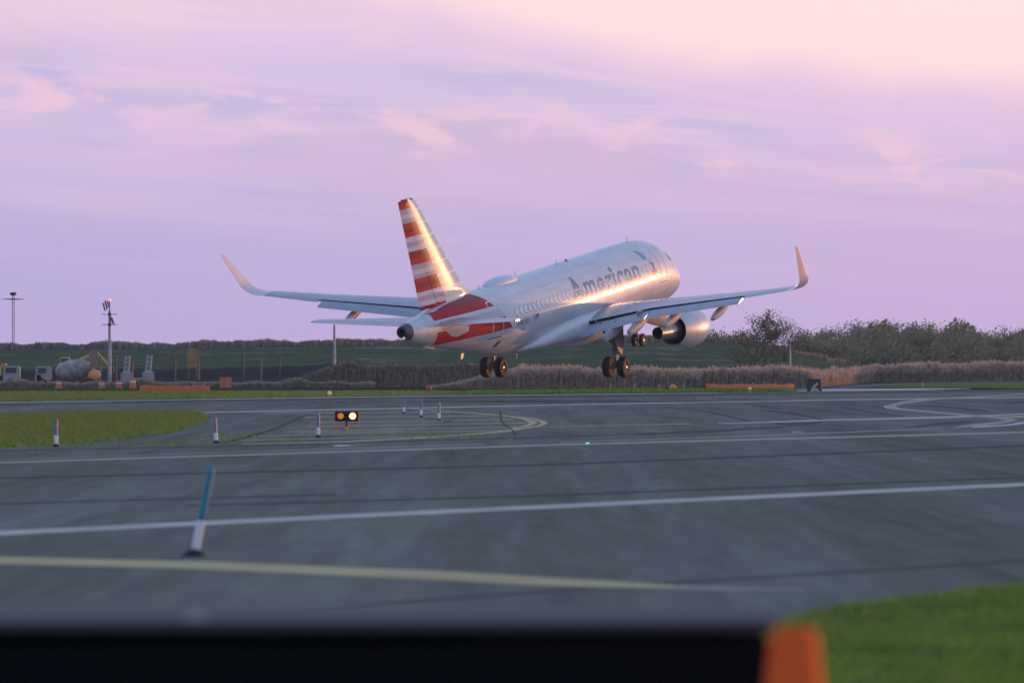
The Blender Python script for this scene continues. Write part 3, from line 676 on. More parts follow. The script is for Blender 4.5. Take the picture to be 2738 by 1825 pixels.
# ================================================================ GROUND
RD_ = Vector((math.sin(rad(25)), math.cos(rad(25)), 0))      # runway direction
def ground_mat(name, stops, sx, sy, scale, rough=.9, spec=0, fine=None, rot=25, bump=0):
    """noise stretched along the runway -> colour ramp"""
    m = bpy.data.materials.new(name); m.use_nodes = True; N = m.node_tree.nodes; L = m.node_tree.links; b = N['Principled BSDF']
    tc = N.new('ShaderNodeTexCoord'); mp = N.new('ShaderNodeMapping'); L.new(tc.outputs['Object'], mp.inputs[0])
    mp.inputs['Rotation'].default_value = (0, 0, rad(rot)); mp.inputs['Scale'].default_value = (sx, sy, 1)
    t = N.new('ShaderNodeTexNoise'); t.inputs['Scale'].default_value = scale; t.inputs['Detail'].default_value = 6; t.inputs['Roughness'].default_value = .6; L.new(mp.outputs[0], t.inputs[0])
    r = N.new('ShaderNodeValToRGB'); L.new(t.outputs[0], r.inputs[0]); cr = r.color_ramp
    while len(cr.elements) < len(stops): cr.elements.new(.5)
    for e, (p, c) in zip(cr.elements, stops): e.position = p; e.color = (*c, 1)
    out = r.outputs[0]
    if fine:
        t2 = N.new('ShaderNodeTexNoise'); t2.inputs['Scale'].default_value = fine[0]; t2.inputs['Detail'].default_value = 3; L.new(tc.outputs['Object'], t2.inputs[0])
        mr = N.new('ShaderNodeMapRange'); mr.inputs[3].default_value = 1-fine[1]; mr.inputs[4].default_value = 1+fine[1]; L.new(t2.outputs[0], mr.inputs[0])
        mx = N.new('ShaderNodeMix'); mx.data_type = 'RGBA'; mx.blend_type = 'MULTIPLY'; mx.inputs[0].default_value = 1; L.new(out, mx.inputs[6]); L.new(mr.outputs[0], mx.inputs[7]); out = mx.outputs[2]
    if name == 'asphalt':      # broad patches and short streaks of dirt along the runway
        for (ax, ay, sc_, amp, rt) in ((.05, .02, 1.0, .06, 25), (2.2, .06, 1.2, .12, 25), (3.0, .25, 1.5, .08, 25)):
            mp2 = N.new('ShaderNodeMapping'); mp2.inputs['Rotation'].default_value = (0, 0, rad(rt)); mp2.inputs['Scale'].default_value = (ax, ay, 1); L.new(tc.outputs['Object'], mp2.inputs[0])
            t3 = N.new('ShaderNodeTexNoise'); t3.inputs['Scale'].default_value = sc_; t3.inputs['Detail'].default_value = 5; L.new(mp2.outputs[0], t3.inputs[0])
            m3 = N.new('ShaderNodeMapRange'); m3.inputs[1].default_value = .3; m3.inputs[2].default_value = .7; m3.inputs[3].default_value = 1-amp; m3.inputs[4].default_value = 1+amp; L.new(t3.outputs[0], m3.inputs[0])
            x3 = N.new('ShaderNodeMix'); x3.data_type = 'RGBA'; x3.blend_type = 'MULTIPLY'; x3.inputs[0].default_value = 1; L.new(out, x3.inputs[6]); L.new(m3.outputs[0], x3.inputs[7]); out = x3.outputs[2]
    L.new(out, b.inputs['Base Color']); b.inputs['Roughness'].default_value = rough; b.inputs['Specular IOR Level'].default_value = spec
    MATS[name] = m; return m
earth = ground_mat('earth', [(.3, (.045,.055,.022)), (.5, (.06,.075,.028)), (.7, (.09,.08,.045))], .02, .02, 3, 1, 0)
asph = ground_mat('asphalt', [(.34, (.150,.143,.126)), (.46, (.182,.173,.150)), (.54, (.196,.187,.162)), (.66, (.226,.216,.187))], .30, .012, 1.3, .93, 0, (14.0, .22))
grassm = ground_mat('grass_ground', [(.3, (.06,.095,.025)), (.5, (.09,.13,.035)), (.7, (.15,.165,.07))], .25, .25, 1.2, 1, 0)
grassf = ground_mat('far_grass', [(.3, (.11,.15,.04)), (.6, (.14,.18,.055)), (.8, (.17,.19,.08))], .05, .05, 1.2, 1, 0)
white_line = ground_mat('white_marking', [(.35, (.34,.34,.32)), (.5, (.43,.425,.40)), (.65, (.52,.51,.48))], .5, .5, 2, .8, .2)
tan_line = ground_mat('faded_marking', [(.3, (.24,.215,.18)), (.5, (.33,.29,.24)), (.8, (.38,.34,.28))], .5, .5, 2, .8, .2)
yel_line = ground_mat('yellow_marking', [(.3, (.36,.30,.15)), (.5, (.46,.385,.20)), (.8, (.52,.44,.25))], .5, .5, 2, .8, .2)
yel_far = ground_mat('dull_yellow_marking', [(.3, (.34,.28,.16)), (.7, (.44,.36,.22))], .5, .5, 2, .8, .2)
redl = ground_mat('red_marking', [(.4, (.18,.06,.06)), (.7, (.28,.08,.08))], .5, .5, 2, .8, .2)
crackm = ground_mat('crack_dark', [(.4, (.08,.08,.07)), (.6, (.10,.115,.06))], 1, 1, 2, 1, 0)
rubber = ground_mat('tyre_rubber_mark', [(.35, (.118,.114,.106)), (.7, (.148,.142,.130))], .5, .05, 2, .9, 0)
conc = ground_mat('concrete', [(.4, (.42,.43,.45)), (.7, (.55,.56,.58))], .2, .2, 2, .9, .1)
asph2 = ground_mat('old_asphalt', [(.4, (.075,.077,.085)), (.7, (.11,.11,.118))], .1, .02, 2, .95, .1)

def sheet(name, pts, m, z, label=None, kind='structure'):
    o = mesh_obj(name, [Vector((p[0], p[1], z)) for p in pts], [list(range(len(pts)))], m)
    o['kind'] = kind
    if label: o['label'] = label
    return o
def cut_sheet(o, step):
    bm = bmesh.new(); bm.from_mesh(o.data)
    for ax in (0, 1):
        lo = min(v.co[ax] for v in bm.verts); hi = max(v.co[ax] for v in bm.verts); x = math.floor(lo/step)*step+step
        while x < hi:
            nn = [0, 0, 0]; nn[ax] = 1; cc = [0, 0, 0]; cc[ax] = x
            bmesh.ops.bisect_plane(bm, geom=bm.verts[:]+bm.edges[:]+bm.faces[:], plane_co=cc, plane_no=nn); x += step
    bm.to_mesh(o.data); bm.free()
cut_sheet(sheet('ground', [(-3000,-200),(3000,-200),(3000,6000),(-3000,6000)], earth, -.12), 100)
FE = [(0,1075),(600,1066.2),(1200,1057.5),(1700,1052.5),(2200,1046.5),(2738,1041.5)]     # far edge of the runway pavement
fe = [G(*p) for p in FE]; a0 = fe[0]-(fe[1]-fe[0]).normalized()*400; a1 = fe[-1]+(fe[-1]-fe[-2]).normalized()*260
pave = [a0]+fe+[a1, Vector((420, 300, 0)), Vector((300, -60, 0)), Vector((-300, -60, 0))]
cut_sheet(sheet('runway_pavement', pave, asph, .03), 20)
def pxpoly(name, pts, m, z):
    z = .03+(z-.010)*.5
    return sheet(name, [G(*p) for p in pts], m, z)
def strip(name, pts, m, z=.018, sub=1):
    z = .03+(z-.010)*.5
    """pts: (x, y, thickness) in photo pixels of the painted line, laid on the ground"""
    P_ = []
    for a, b in zip(pts, pts[1:]):
        n = max(1, int(abs(b[0]-a[0])/60))
        for i in range(n): s = i/n; P_.append([a[j]+(b[j]-a[j])*s for j in range(3)])
    P_.append(list(pts[-1]))
    V = []; F = []
    for x, y, t in P_: V += [G(x, y-t/2, z), G(x, y+t/2, z)]
    for i in range(len(P_)-1): F.append((2*i, 2*i+1, 2*i+3, 2*i+2))
    o = mesh_obj(name, V, F, m); o['kind'] = 'structure'; return o
# markings, near to far
strip('runway_marking', [(-400,1443,13),(0,1424,12),(1369,1358,11),(2738,1294,9),(3100,1277,9)], white_line)
strip('runway_marking', [(-300,1487,19),(0,1497,20),(560,1511,22),(1163,1537,25),(1450,1553,23),(1600,1559,19),(1720,1564,12),(1800,1566,7)], yel_line)
strip('runway_marking', [(1700,1566,10),(1950,1573,9),(2150,1575,4)], tan_line, .016)
strip('runway_marking', [(-300,1244,5),(0,1236,5),(1500,1188,5),(2738,1155,5),(3000,1148,5)], tan_line)
strip('runway_marking', [(0,1228,1.5),(500,1212,1.5),(800,1202,2),(1097,1193,2.2),(1291,1186.5,2)], tan_line)
strip('runway_marking', [(1500,1181,1.5),(1700,1175,2),(1980,1166,2.2),(2200,1157,2.5),(2417,1148.5,2),(2520,1144,1.5)], tan_line)
strip('runway_marking', [(1455,1141,1.2),(1700,1135,1.6),(1850,1132,2)], yel_far)
strip('runway_marking', [(1850,1132,2.5),(2006,1128.5,4),(2040,1128,4)], redl)
strip('runway_marking', [(1920,1131.5,1.5),(2080,1127.5,3),(2200,1123,3),(2520,1116,3.5),(2657,1110,3),(2738,1106,3),(3000,1098,3)], white_line, .022)
strip('runway_marking', [(2060,1126,2),(2300,1119.5,3),(2520,1113.5,3),(2640,1108.5,2)], tan_line, .02)
strip('runway_marking', [(530,1102.6,2.6),(800,1096.8,2.6),(1500,1081.5,2.4),(2300,1067.5,2.2),(2738,1061.5,2.2),(3000,1058,2)], white_line)
strip('runway_marking', [(-200,1079,1),(0,1077,1),(300,1074,.8)], tan_line, .032)
strip('runway_marking', [(500,1075.2,.9),(800,1071,1),(1068,1067,1)], tan_line, .032)
strip('runway_marking', [(1900,1059.5,.8),(2200,1054.2,.9),(2738,1048.8,1)], tan_line, .032)
strip('pavement_edge', [(-300,1079,1.4),(0,1075,1.5),(600,1066.2,1.5),(1200,1057.5,1.6),(1700,1052.5,1.4),(1930,1049.6,1)], conc, .036)
strip('rubber_band', [(-200,1083,4),(0,1080.5,4),(600,1070.5,4),(1200,1061.5,5),(1700,1057,6),(2200,1051,6),(2738,1046,6),(3000,1043,5)], rubber, .026)
# hatched island lines
for L_ in ([(707,1103.3),(850,1103),(1202,1102)], [(809,1114.4),(1306,1111.2)], [(831,1128),(1186,1125.3)], [(1210,1123.7),(1374,1120.3)],
           [(821,1139.8),(1413,1129.3)], [(757,1153.5),(1100,1146),(1455,1140)], [(800,1156),(1080,1151.6)], [(665,1165.8),(1080,1154.3),(1365,1150)], [(627,1176),(1187,1166.2)]):
    strip('taxiway_hatching', [(x, y, 1.7) for x, y in L_], yel_far, .02)
strip('taxiway_edge_line', [(648,1187,1.8),(924,1180,3),(978,1177.5,3),(1187,1166.5,3.2),(1365,1151,4),(1400,1145,3.5)], yel_line, .022)
def px_quads(name, A, B, m, z):
    z = .03+(z-.010)*.5
    V = []; F = []
    for a, b in zip(A, B): V += [G(*a, z), G(*b, z)]
    for i in range(len(A)-1): F.append((2*i, 2*i+1, 2*i+3, 2*i+2))
    o = mesh_obj(name, V, F, m); o['kind'] = 'structure'; return o
px_quads('taxiway_edge_line', [(1086,1090),(1202,1098.3),(1350,1109.3),(1400,1116.5),(1430,1124),(1438,1129),(1428,1135),(1400,1142),(1365,1149)],
         [(1086,1091),(1202,1100.2),(1345,1111.6),(1388,1118),(1408,1125),(1416,1130),(1408,1135),(1384,1141),(1355,1147)], yel_line, .024)
px_quads('taxiway_edge_line', [(1127,1092.6),(1306,1105.5),(1420,1116.6),(1452,1123),(1466,1130),(1458,1135),(1436,1140.5),(1380,1150)],
         [(1127,1093.8),(1306,1107.6),(1408,1118),(1436,1124),(1447,1130.3),(1440,1135),(1420,1140.5),(1370,1149)], yel_line, .026)
# the S shaped turn line on the right
SA = [(2738,1051.5),(2657,1056),(2565,1060.5),(2508,1063),(2451,1067),(2410,1073),(2376,1081),(2361,1087),(2372,1092),(2428,1098),(2497,1104),(2588,1112),(2640,1116),(2672,1120),(2690,1123.5),(2660,1127),(2600,1133),(2543,1143)]
SB = [(2738,1054.5),(2657,1059.5),(2565,1064),(2515,1067),(2470,1072.5),(2425,1078),(2402,1083),(2394,1087),(2410,1090.5),(2440,1094),(2500,1099.5),(2590,1107),(2652,1112),(2700,1117),(2722,1122.5),(2700,1129),(2640,1137),(2560,1143.5)]
px_quads('taxiway_lead_line', SA, SB, tan_line, .024)
px_quads('taxiway_lead_line', [(2365,1084),(2361,1087),(2368,1090),(2400,1094)], [(2372,1084),(2369,1087),(2376,1089.5),(2402,1092.6)], white_line, .030)
px_quads('taxiway_lead_line', [(2640,1112),(2700,1112),(2738,1110.5)], [(2640,1114),(2700,1116.5),(2738,1116)], yel_far, .030)
px_quads('taxiway_lead_line', [(2738,1126),(2690,1134),(2600,1140)], [(2738,1133),(2695,1138),(2600,1143.5)], white_line, .028)
# tyre arcs and cracks
for k, L_ in enumerate(([(1790,1088,1),(1900,1101,3),(2010,1126,5)], [(2050,1097,2),(2120,1104,7),(2200,1120,5)], [(2060,1130,4),(2140,1134,9),(2200,1128,4)], [(1700,1160,4),(1900,1152,6),(2100,1140,3)],
           [(1950,1065,2),(2040,1070,3),(2120,1069,1)], [(1990,1078,3),(2050,1086,5),(2090,1092,2)], [(2245,1087,4),(2300,1097,4),(2420,1113,3)], [(2440,1083,2),(2520,1086,5),(2640,1098,4)],
           [(2420,1142,2),(2520,1132,8),(2600,1127,4)], [(2690,1078,3),(2738,1074,6)], [(500,1350,3),(1400,1325,4),(2738,1275,3)], [(0,1345,3),(900,1320,3)], [(0,1277,3),(1500,1240,4),(2738,1190,4)])):
    strip('tyre_mark', [(x, y, t) for x, y, t in L_], rubber, .0172+.0002*k)
strip('pavement_crack', [(800,1627,2),(1100,1605,5),(1500,1575,5),(2738,1497,5)], rubber, .0165)
strip('pavement_crack', [(590,1183,2),(640,1173,2.5),(672,1164,3),(700,1156,4)], crackm, .034)
weedm = ground_mat('weed', [(.3, (.10,.12,.05)), (.7, (.17,.16,.09))], 1, 1, 3, 1, 0)
strip('weedy_crack', [(700,1156,2.5),(735,1144,3),(765,1132,3.5),(795,1119,3.5),(822,1109,2)], weedm, .034)
def rib(name, pts, w_, m, z):
    z = .03+(z-.010)*.5
    V = []; F = []
    for x, y in pts: V += [G(x-w_, y, z), G(x+w_, y, z)]
    for i in range(len(pts)-1): F.append((2*i, 2*i+1, 2*i+3, 2*i+2))
    o = mesh_obj(name, V, F, m); o['kind'] = 'structure'
rib('weedy_crack', [(1338,1098),(1338,1113),(1343,1128),(1355,1138),(1371,1149),(1380,1162)], 3, weedm, .034)
pxpoly('white_patch', [(888,1196),(905,1193),(935,1194),(940,1197),(900,1198.5)], conc, .03)
pxpoly('white_patch', [(2115,1158),(2150,1157),(2148,1159),(2118,1160)], conc, .03)
strip('shoulder_seam', [(-200,1212,3),(0,1204,3),(640,1191,3),(1300,1172,3),(1700,1160,2)], rubber, .0168)
# far right taxiway and concrete strip
pxpoly('concrete_strip', [(1100,1049),(1700,1043.2),(2200,1040.3),(2590,1037.6),(2600,1039.8),(2480,1043),(2200,1046.2),(1700,1046.6),(1100,1051)], conc, .02)
def ATD(py): return 545+(1038-py)*3.4
def slope_poly(name, pts, m, dz=0):
    o = mesh_obj(name, [AT(a, b, ATD(b))+Vector((0, 0, dz)) for a, b in pts], [list(range(len(pts)))], m); o['kind'] = 'structure'; cut_sheet(o, 20)
slope_poly('side_taxiway', [(2190,1039),(2250,1032),(2330,1027),(2450,1023.5),(2600,1021),(3000,1018),(3000,1023),(2738,1025),(2560,1025.5),(2440,1028),(2370,1032),(2330,1037.5),(2250,1040)], asph2, .06)
slope_poly('rough_ground', [(2150,1041),(2250,1033),(2330,1026),(2450,1022),(2600,1019),(3300,1014),(3300,1040),(2600,1038.5)], earth, -.03)
# grass areas as ground
pxpoly('grass_verge', [(-300,1050),(300,1048),(800,1046),(1200,1045.5),(1700,1044),(2180,1042),(2180,1044),(1700,1052),(1200,1057),(600,1065.8),(0,1074.6),(-300,1079)], grassf, .030)
slope_poly('grass_verge', [(2330,1038.5),(2400,1031),(2560,1026.5),(2738,1026),(3000,1026),(3000,1041),(2700,1041.6),(2590,1040)], grassf, .12)
ISL = [(-300,1112),(0,1110.5),(200,1103.5),(430,1101.5),(520,1104),(549,1109),(556,1116),(545,1125),(500,1141),(430,1158),(330,1172),(200,1184),(0,1196),(-300,1215)]
pxpoly('grass_island', ISL, grassm, .02)
soil = ground_mat('bare_soil', [(.35, (.10,.085,.065)), (.5, (.15,.125,.10)), (.65, (.13,.13,.12))], .8, .8, 2.5, 1, 0)
pxpoly('bare_soil_edge', [(-300,1211),(0,1192),(200,1180),(330,1169),(430,1155),(500,1138),(545,1122),(560,1114),(566,1120),(552,1130),(508,1146),(440,1163),(335,1177),(200,1189),(0,1200),(-300,1220)], soil, .0175)
NEARG = [(2050,1705),(2150,1668),(2300,1640),(2450,1622),(2600,1604),(2738,1588),(3000,1560),(3400,1900),(3300,2300),(1650,2300),(1850,1850)]
pxpoly('grass_lawn', NEARG, grassm, .02)

# blades of grass as tiny upright faces
def inside(p, poly):
    r = False; n = len(poly)
    for i in range(n):
        x1, y1 = poly[i]; x2, y2 = poly[(i+1) % n]
        if (y1 > p[1]) != (y2 > p[1]) and p[0] < (x2-x1)*(p[1]-y1)/(y2-y1)+x1: r = not r
    return r
def blades(name, poly_px, count, h, wd, mats, label, edge=.0, lean=.35, pts=None, clump=0, z0=0):
    poly = [tuple(G(*p).xy) for p in poly_px] if poly_px else None
    V = []; F = []; MI = []
    if poly: x0 = min(p[0] for p in poly); x1 = max(p[0] for p in poly); y0 = min(p[1] for p in poly); y1 = max(p[1] for p in poly)
    k = 0; tries = 0
    while k < count and tries < count*12:
        tries += 1
        if pts: c = random.choice(pts); q = (c[0]+random.gauss(0, c[2]), c[1]+random.gauss(0, c[3]))
        else:
            q = (random.uniform(x0, x1), random.uniform(y0, y1))
            if not inside(q, poly): continue
        f = .6+.4*math.sin(q[0]*1.7+2*math.sin(q[1]*.6))*math.sin(q[1]*.9+q[0]*.4)
        hh = h*random.uniform(.45, 1.15)*(.75+.35*f); a = random.uniform(0, math.pi); ww = wd*random.uniform(.6, 1.3)
        dx, dy = math.cos(a)*ww/2, math.sin(a)*ww/2; lx, ly = random.gauss(0, lean)*hh, random.gauss(0, lean)*hh
        b = len(V); V += [(q[0]-dx, q[1]-dy, z0), (q[0]+dx, q[1]+dy, z0), (q[0]+lx*.5+dx*.6, q[1]+ly*.5+dy*.6, z0+hh*.6), (q[0]+lx, q[1]+ly, z0+hh)]
        F += [(b, b+1, b+2), (b, b+2, b+3)]; mi = 0 if random.random() < (.75 if f > .5 else .55) else random.randrange(1, len(mats)); MI += [mi, mi]; k += 1
    o = mesh_obj(name, V, F, mats, mi=MI); tag(o, label, 'grass', kind='stuff'); return o
def leafm(name, c, c2=None, sc=2.0, tl=.4):
    m = mat(name, c, .8, 0, .15, var=.25 if not c2 else 0, vscale=sc, col2=c2)
    nt = m.node_tree; b = nt.nodes['Principled BSDF']; b.inputs['Specular IOR Level'].default_value = .15
    tr = nt.nodes.new('ShaderNodeBsdfTranslucent'); mx = nt.nodes.new('ShaderNodeMixShader'); mx.inputs[0].default_value = tl
    src = b.inputs['Base Color'].links[0].from_socket; nt.links.new(src, tr.inputs[0])
    nt.links.new(b.outputs[0], mx.inputs[1]); nt.links.new(tr.outputs[0], mx.inputs[2]); nt.links.new(mx.outputs[0], nt.nodes['Material Output'].inputs[0])
    return m
g1 = leafm('blade_green', (.18,.32,.055)); g2 = leafm('blade_dark_green', (.12,.23,.045)); g3 = leafm('blade_straw', (.27,.25,.13)); g4 = leafm('blade_light', (.20,.26,.065))
blades('grass', ISL, 60000, .11, .05, [g4, g1, g3], 'green and straw grass on the island left of the hatched taxiway markings')
blades('grass', NEARG, 70000, .13, .014, [g1, g4, g3, g2], 'dark green lawn in the bottom right corner beside the orange cone')
blades('grass', [(-200,1200),(0,1190),(200,1180),(430,1156),(545,1124),(560,1112),(520,1101),(200,1100),(200,1104),(515,1106),(548,1112),(560,1124),(515,1146),(440,1163),(335,1177),(200,1190),(0,1203)], 5200, .12, .05, [g1, g3, g2], 'ragged weedy rim of the grass island', lean=.5)
weedpts = []
for (x, y, sx, sy) in ((443,1187,.16,.6),(470,1188,.5,1),(500,1190,.5,.6),(615,1175,.3,.5),(636,1173,.2,.4),(588,1165,.05,.4),(540,1186,.6,.6),(672,1163,.12,.8),(618,1188,.2,.4),(780,1182,.2,.5),(725,1184,.2,.4),(120,1199,.8,1),(240,1194,.8,1),(350,1190,.6,.8),(1011,1166,.15,.4),(1245,1168,.5,.4),(1150,1167,.3,.3),(1265,1169,.1,.3),(1095,1160,.1,.3),(1215,1172,.5,.4)):
    q = G(x, y); weedpts.append((q.x, q.y, sx, sy*3))
blades('weeds', None, 1900, .09, .045, [g1, g2, g3], 'tufts of weeds growing along the pavement seams below the hatching', pts=weedpts, lean=.5)
blades('grass', [(1250,1049.5),(1700,1045.5),(2130,1044),(2130,1046),(1700,1051.5),(1250,1056)], 16000, .30, .16, [g2, g1, g2], 'strip of dark grass tufts between the runway edge and the white concrete strip', lean=.3)
blades('grass', [(-100,1049),(800,1047),(1200,1046),(1250,1056),(800,1063),(0,1074),(-100,1076)], 26000, .16, .14, [g4, g1, g3], 'flat green verge beyond the far edge of the runway on the left')

# ================================================================ HILL, BANK, REEDS
hillm = ground_mat('hill_green', [(.30, (.055,.085,.05)), (.5, (.070,.100,.055)), (.58, (.10,.115,.07)), (.66, (.22,.18,.13))], .05, .05, 2.6, 1, 0, (1.2, .25))
HILLTOP = [(-600,938),(0,931),(300,929),(600,925),(900,921),(1200,918),(1500,914),(1750,909),(1950,913),(2050,930),(2150,952),(2260,972),(2350,985),(2600,992)]
def hy(px): return pchip(HILLTOP, px)
V = []; F = []; cols = 150; rowsD = [(655,0),(662,.38),(675,.58),(690,.78),(705,.93),(716,1.0),(735,1.0),(790,.9),(860,.6),(900,0)]
for i in range(cols+1):
    px = -600+3200*i/cols; top = 1.7+(HOR-hy(px))/FPX*716
    for j, (D, fr) in enumerate(rowsD):
        X = (px-CXP)/FPX*716*(1 if True else 0); z = top*fr+(random.gauss(0, .10) if 0 < fr < 1 else random.gauss(0, .05))
        if fr == 0: z = -.2
        V.append((X*(D/716)**.3, D, z))
nr = len(rowsD)
for i in range(cols):
    for j in range(nr-1): F.append((i*nr+j, (i+1)*nr+j, (i+1)*nr+j+1, i*nr+j+1))
hill = mesh_obj('hill', V, F, hillm, smooth=True); hill['kind'] = 'structure'; hill['label'] = 'long green embankment behind the runway'
# dark earth bank at its foot
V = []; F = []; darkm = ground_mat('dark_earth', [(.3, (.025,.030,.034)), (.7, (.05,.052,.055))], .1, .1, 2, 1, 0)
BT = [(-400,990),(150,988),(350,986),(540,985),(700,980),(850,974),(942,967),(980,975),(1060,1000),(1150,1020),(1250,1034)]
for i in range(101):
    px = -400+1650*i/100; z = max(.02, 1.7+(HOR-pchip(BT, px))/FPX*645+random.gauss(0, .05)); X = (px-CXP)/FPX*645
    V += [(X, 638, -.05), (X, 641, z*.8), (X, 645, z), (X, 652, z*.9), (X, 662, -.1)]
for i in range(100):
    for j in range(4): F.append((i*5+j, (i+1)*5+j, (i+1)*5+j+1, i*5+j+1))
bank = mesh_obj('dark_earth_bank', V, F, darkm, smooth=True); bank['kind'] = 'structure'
# reeds
from mathutils import noise as _nz
def NZ(p): return _nz.noise(Vector(p))
rd1 = leafm('reed_brown', (.47,.36,.28), tl=.45); rd2 = leafm('reed_tan', (.53,.395,.30), tl=.45); rd3 = leafm('reed_grey', (.40,.315,.25), tl=.45); rdk = leafm('scrub_brown', (.27,.22,.18)); rdk2 = leafm('scrub_green', (.16,.17,.11)); rdg = leafm('shrub_green', (.085,.115,.055))
def reeds(name, regs, count, hfun, label, wd=.07, mats=None):
    V = []; F = []; MI = []; tot = sum(r[4] for r in regs)
    for (x0, x1, D0, D1, wt) in regs:
        for _ in range(int(count*wt/tot)):
            D = D0+(D1-D0)*random.random()**1.6; px = random.uniform(x0, x1); X = (px-CXP)/FPX*D
            h = hfun(px, D)*random.uniform(.72, 1.12); lx = random.gauss(0, .10)*h; z0 = 0
            if h <= .05: continue
            if name == 'reeds' and px > 2170:
                k_ = min(1, (px-2170)/170); D += 62*k_; X = (px-CXP)/FPX*D; z0 = .58*k_; h = z0+h*.92
            b = len(V); ww = wd*random.uniform(.6, 1.5)
            V += [(X-ww/2, D, z0), (X+ww/2, D, z0), (X+lx*.8+ww/2, D+random.gauss(0, .1), h*.82), (X+lx*.8-ww/2, D, h*.82), (X+lx+ww*1.7, D, h*.92), (X+lx*1.25, D, h*1.08), (X+lx-ww*.9, D, h*.90)]
            F += [(b, b+1, b+2, b+3), (b+3, b+2, b+4, b+5, b+6)]
            mi = random.choice((0, 0, 0, 2, 2)) ; MI += [mi, 1 if random.random() < .8 else mi]
    o = mesh_obj(name, V, F, mats or [rd1, rd2, rd3], mi=MI); tag(o, label, 'reeds', kind='stuff'); return o
def rh(px, D):
    h = 1.75+.4*(NZ((px*.006, 1.3, 0)))+.5*NZ((px*.025, D*.12, 4))+.45*NZ((px*.09, D*.3, 2))
    if px < 1420: h *= max(.15, min(1, (px-1130)/270))
    return h
reeds('reeds', [(1150, 2900, 549, 590, 1.0), (1200, 2900, 590, 640, .5)], 70000, rh, 'tall dry brown reeds filling the field between the runway and the trees')
reeds('reeds', [(740, 1300, 575, 620, 1)], 16000, lambda px, D: 2.0*max(0, min(1, (px-740)/150))*(1+.3*NZ((px*.02, D*.1, 9))), 'brown scrubby reeds behind the tail of the airliner', .14, [rdk, rdk2, rdk])
reeds('reeds', [(-100, 1000, 560, 600, 1)], 9000, lambda px, D: .6+.5*NZ((px*.012, 5, 0)), 'low dry growth along the left verge before the building site', .12, [rdk, rd3, rdk])
def crest():
    V = []; F = []; MI = []
    for _ in range(26000):
        px = random.uniform(-500, 2250); D = random.uniform(708, 724); z = 1.7+(HOR-hy(px))/FPX*716; X = (px-CXP)/FPX*716*(D/716)**.3
        h = random.uniform(.35, .85)*(1+.5*NZ((px*.02, .5, 0))+.4*NZ((px*.09, 3.5, 0))); b = len(V); ww = random.uniform(.08, .22); lx = random.gauss(0, .2)
        V += [(X-ww, D, z-.5), (X+ww, D, z-.5), (X+lx+ww, D, z+h*.7-.15), (X+lx, D, z+h-.15)]; F.append((b, b+1, b+2, b+3)); MI.append(random.choice((0, 0, 0, 1, 2)))
    o = mesh_obj('reeds', V, F, [rdk, rd3, rdk2], mi=MI); tag(o, 'brown fringe of dry reeds along the crest of the embankment', 'reeds', kind='stuff')
crest()
reeds('scrub', [(1450, 2200, 640, 660, 1)], 9000, lambda px, D: 1.5+1.2*NZ((px*.01, 2, 7)), 'dark green scrub at the foot of the embankment behind the engine', .3, [rdg, rd3, rdg])

# ================================================================ TREES
barkm = mat('bark', (.075,.06,.055), .9)
def tree(name, base, h, wdt, leafs, seed, leafmat, label, cat='tree', group=None, leaf=.22, trunkr=None, up=.45, bare=0.0, lev=4, first=.25, twig=1.0):
    R = random.Random(seed); root = empty(name, base); tag(root, label, cat, group)
    TV = []; TF = []; ends = []
    def seg(a, b, r1, r2):
        d = (b-a).normalized(); u = d.orthogonal().normalized(); v = d.cross(u); k = len(TV); n = 5
        for p, r in ((a, r1), (b, r2)):
            for i in range(n): t = 2*math.pi*i/n; TV.append(p+u*r*math.cos(t)+v*r*math.sin(t))
        for i in range(n): TF.append((k+i, k+(i+1)%n, k+n+(i+1)%n, k+n+i))
    def grow(p, d, L, r, l):
        b = p
        for i in range(3):
            nb = b+d*L/3; seg(b, nb, r*(1-.18*i), r*(1-.18*(i+1))); b = nb
            d = (d+Vector((R.gauss(0, .14), R.gauss(0, .14), .05))).normalized()
            if l > 0 and (i > 0 or l < lev):
                for _ in range(R.choice((1, 2, 2)) if l < lev else 3):
                    az = R.uniform(0, 6.28); sp = Vector((math.cos(az), math.sin(az), 0)); dd = (d*up+sp*R.uniform(.6, 1.0)*wdt/(h*.5)).normalized()
                    grow(b, dd, L*R.uniform(.52, .72), r*.5, l-1)
            if l <= 1: ends.append((b.copy(), L))
        if l > 0: grow(b, d, L*.6, r*.55, l-1)
    tr = trunkr or h*.022
    grow(Vector((0, 0, -.3)), Vector((R.gauss(0, .03), 0, 1)), h*.5, tr, lev-1 if lev > 3 else lev)
    mx = max(p.z for p, _ in ends); sc = (h*.97)/mx
    wx = max(1e-3, sorted(abs(p.x) for p, _ in ends)[int(len(ends)*.95)]); sx = wdt*.5/wx
    S_ = Vector((sx, sx, sc))
    mesh_obj('trunk', [Vector((v.x*S_.x, v.y*S_.y, v.z*S_.z)) for v in TV], TF, barkm, root)
    if leafs:
        V = []; F = []; low = h*first
        for _ in range(leafs):
            p, L = R.choice(ends); q = Vector((p.x*S_.x, p.y*S_.y, p.z*S_.z))+Vector((R.gauss(0, .35*twig), R.gauss(0, .35*twig), R.gauss(0, .28*twig)))
            if q.z < low*R.uniform(.5, 1.2): continue
            s = leaf*R.uniform(.5, 1.4); n = Vector((R.gauss(0, 1), R.gauss(0, 1), R.gauss(0, 1))).normalized(); u = n.orthogonal().normalized()*s; v = n.cross(u).normalized()*s*.7
            b = len(V); V += [q-u, q-v, q+u, q+v]; F.append((b, b+1, b+2, b+3))
        mesh_obj('crown', V, F, leafmat, root)
    return root
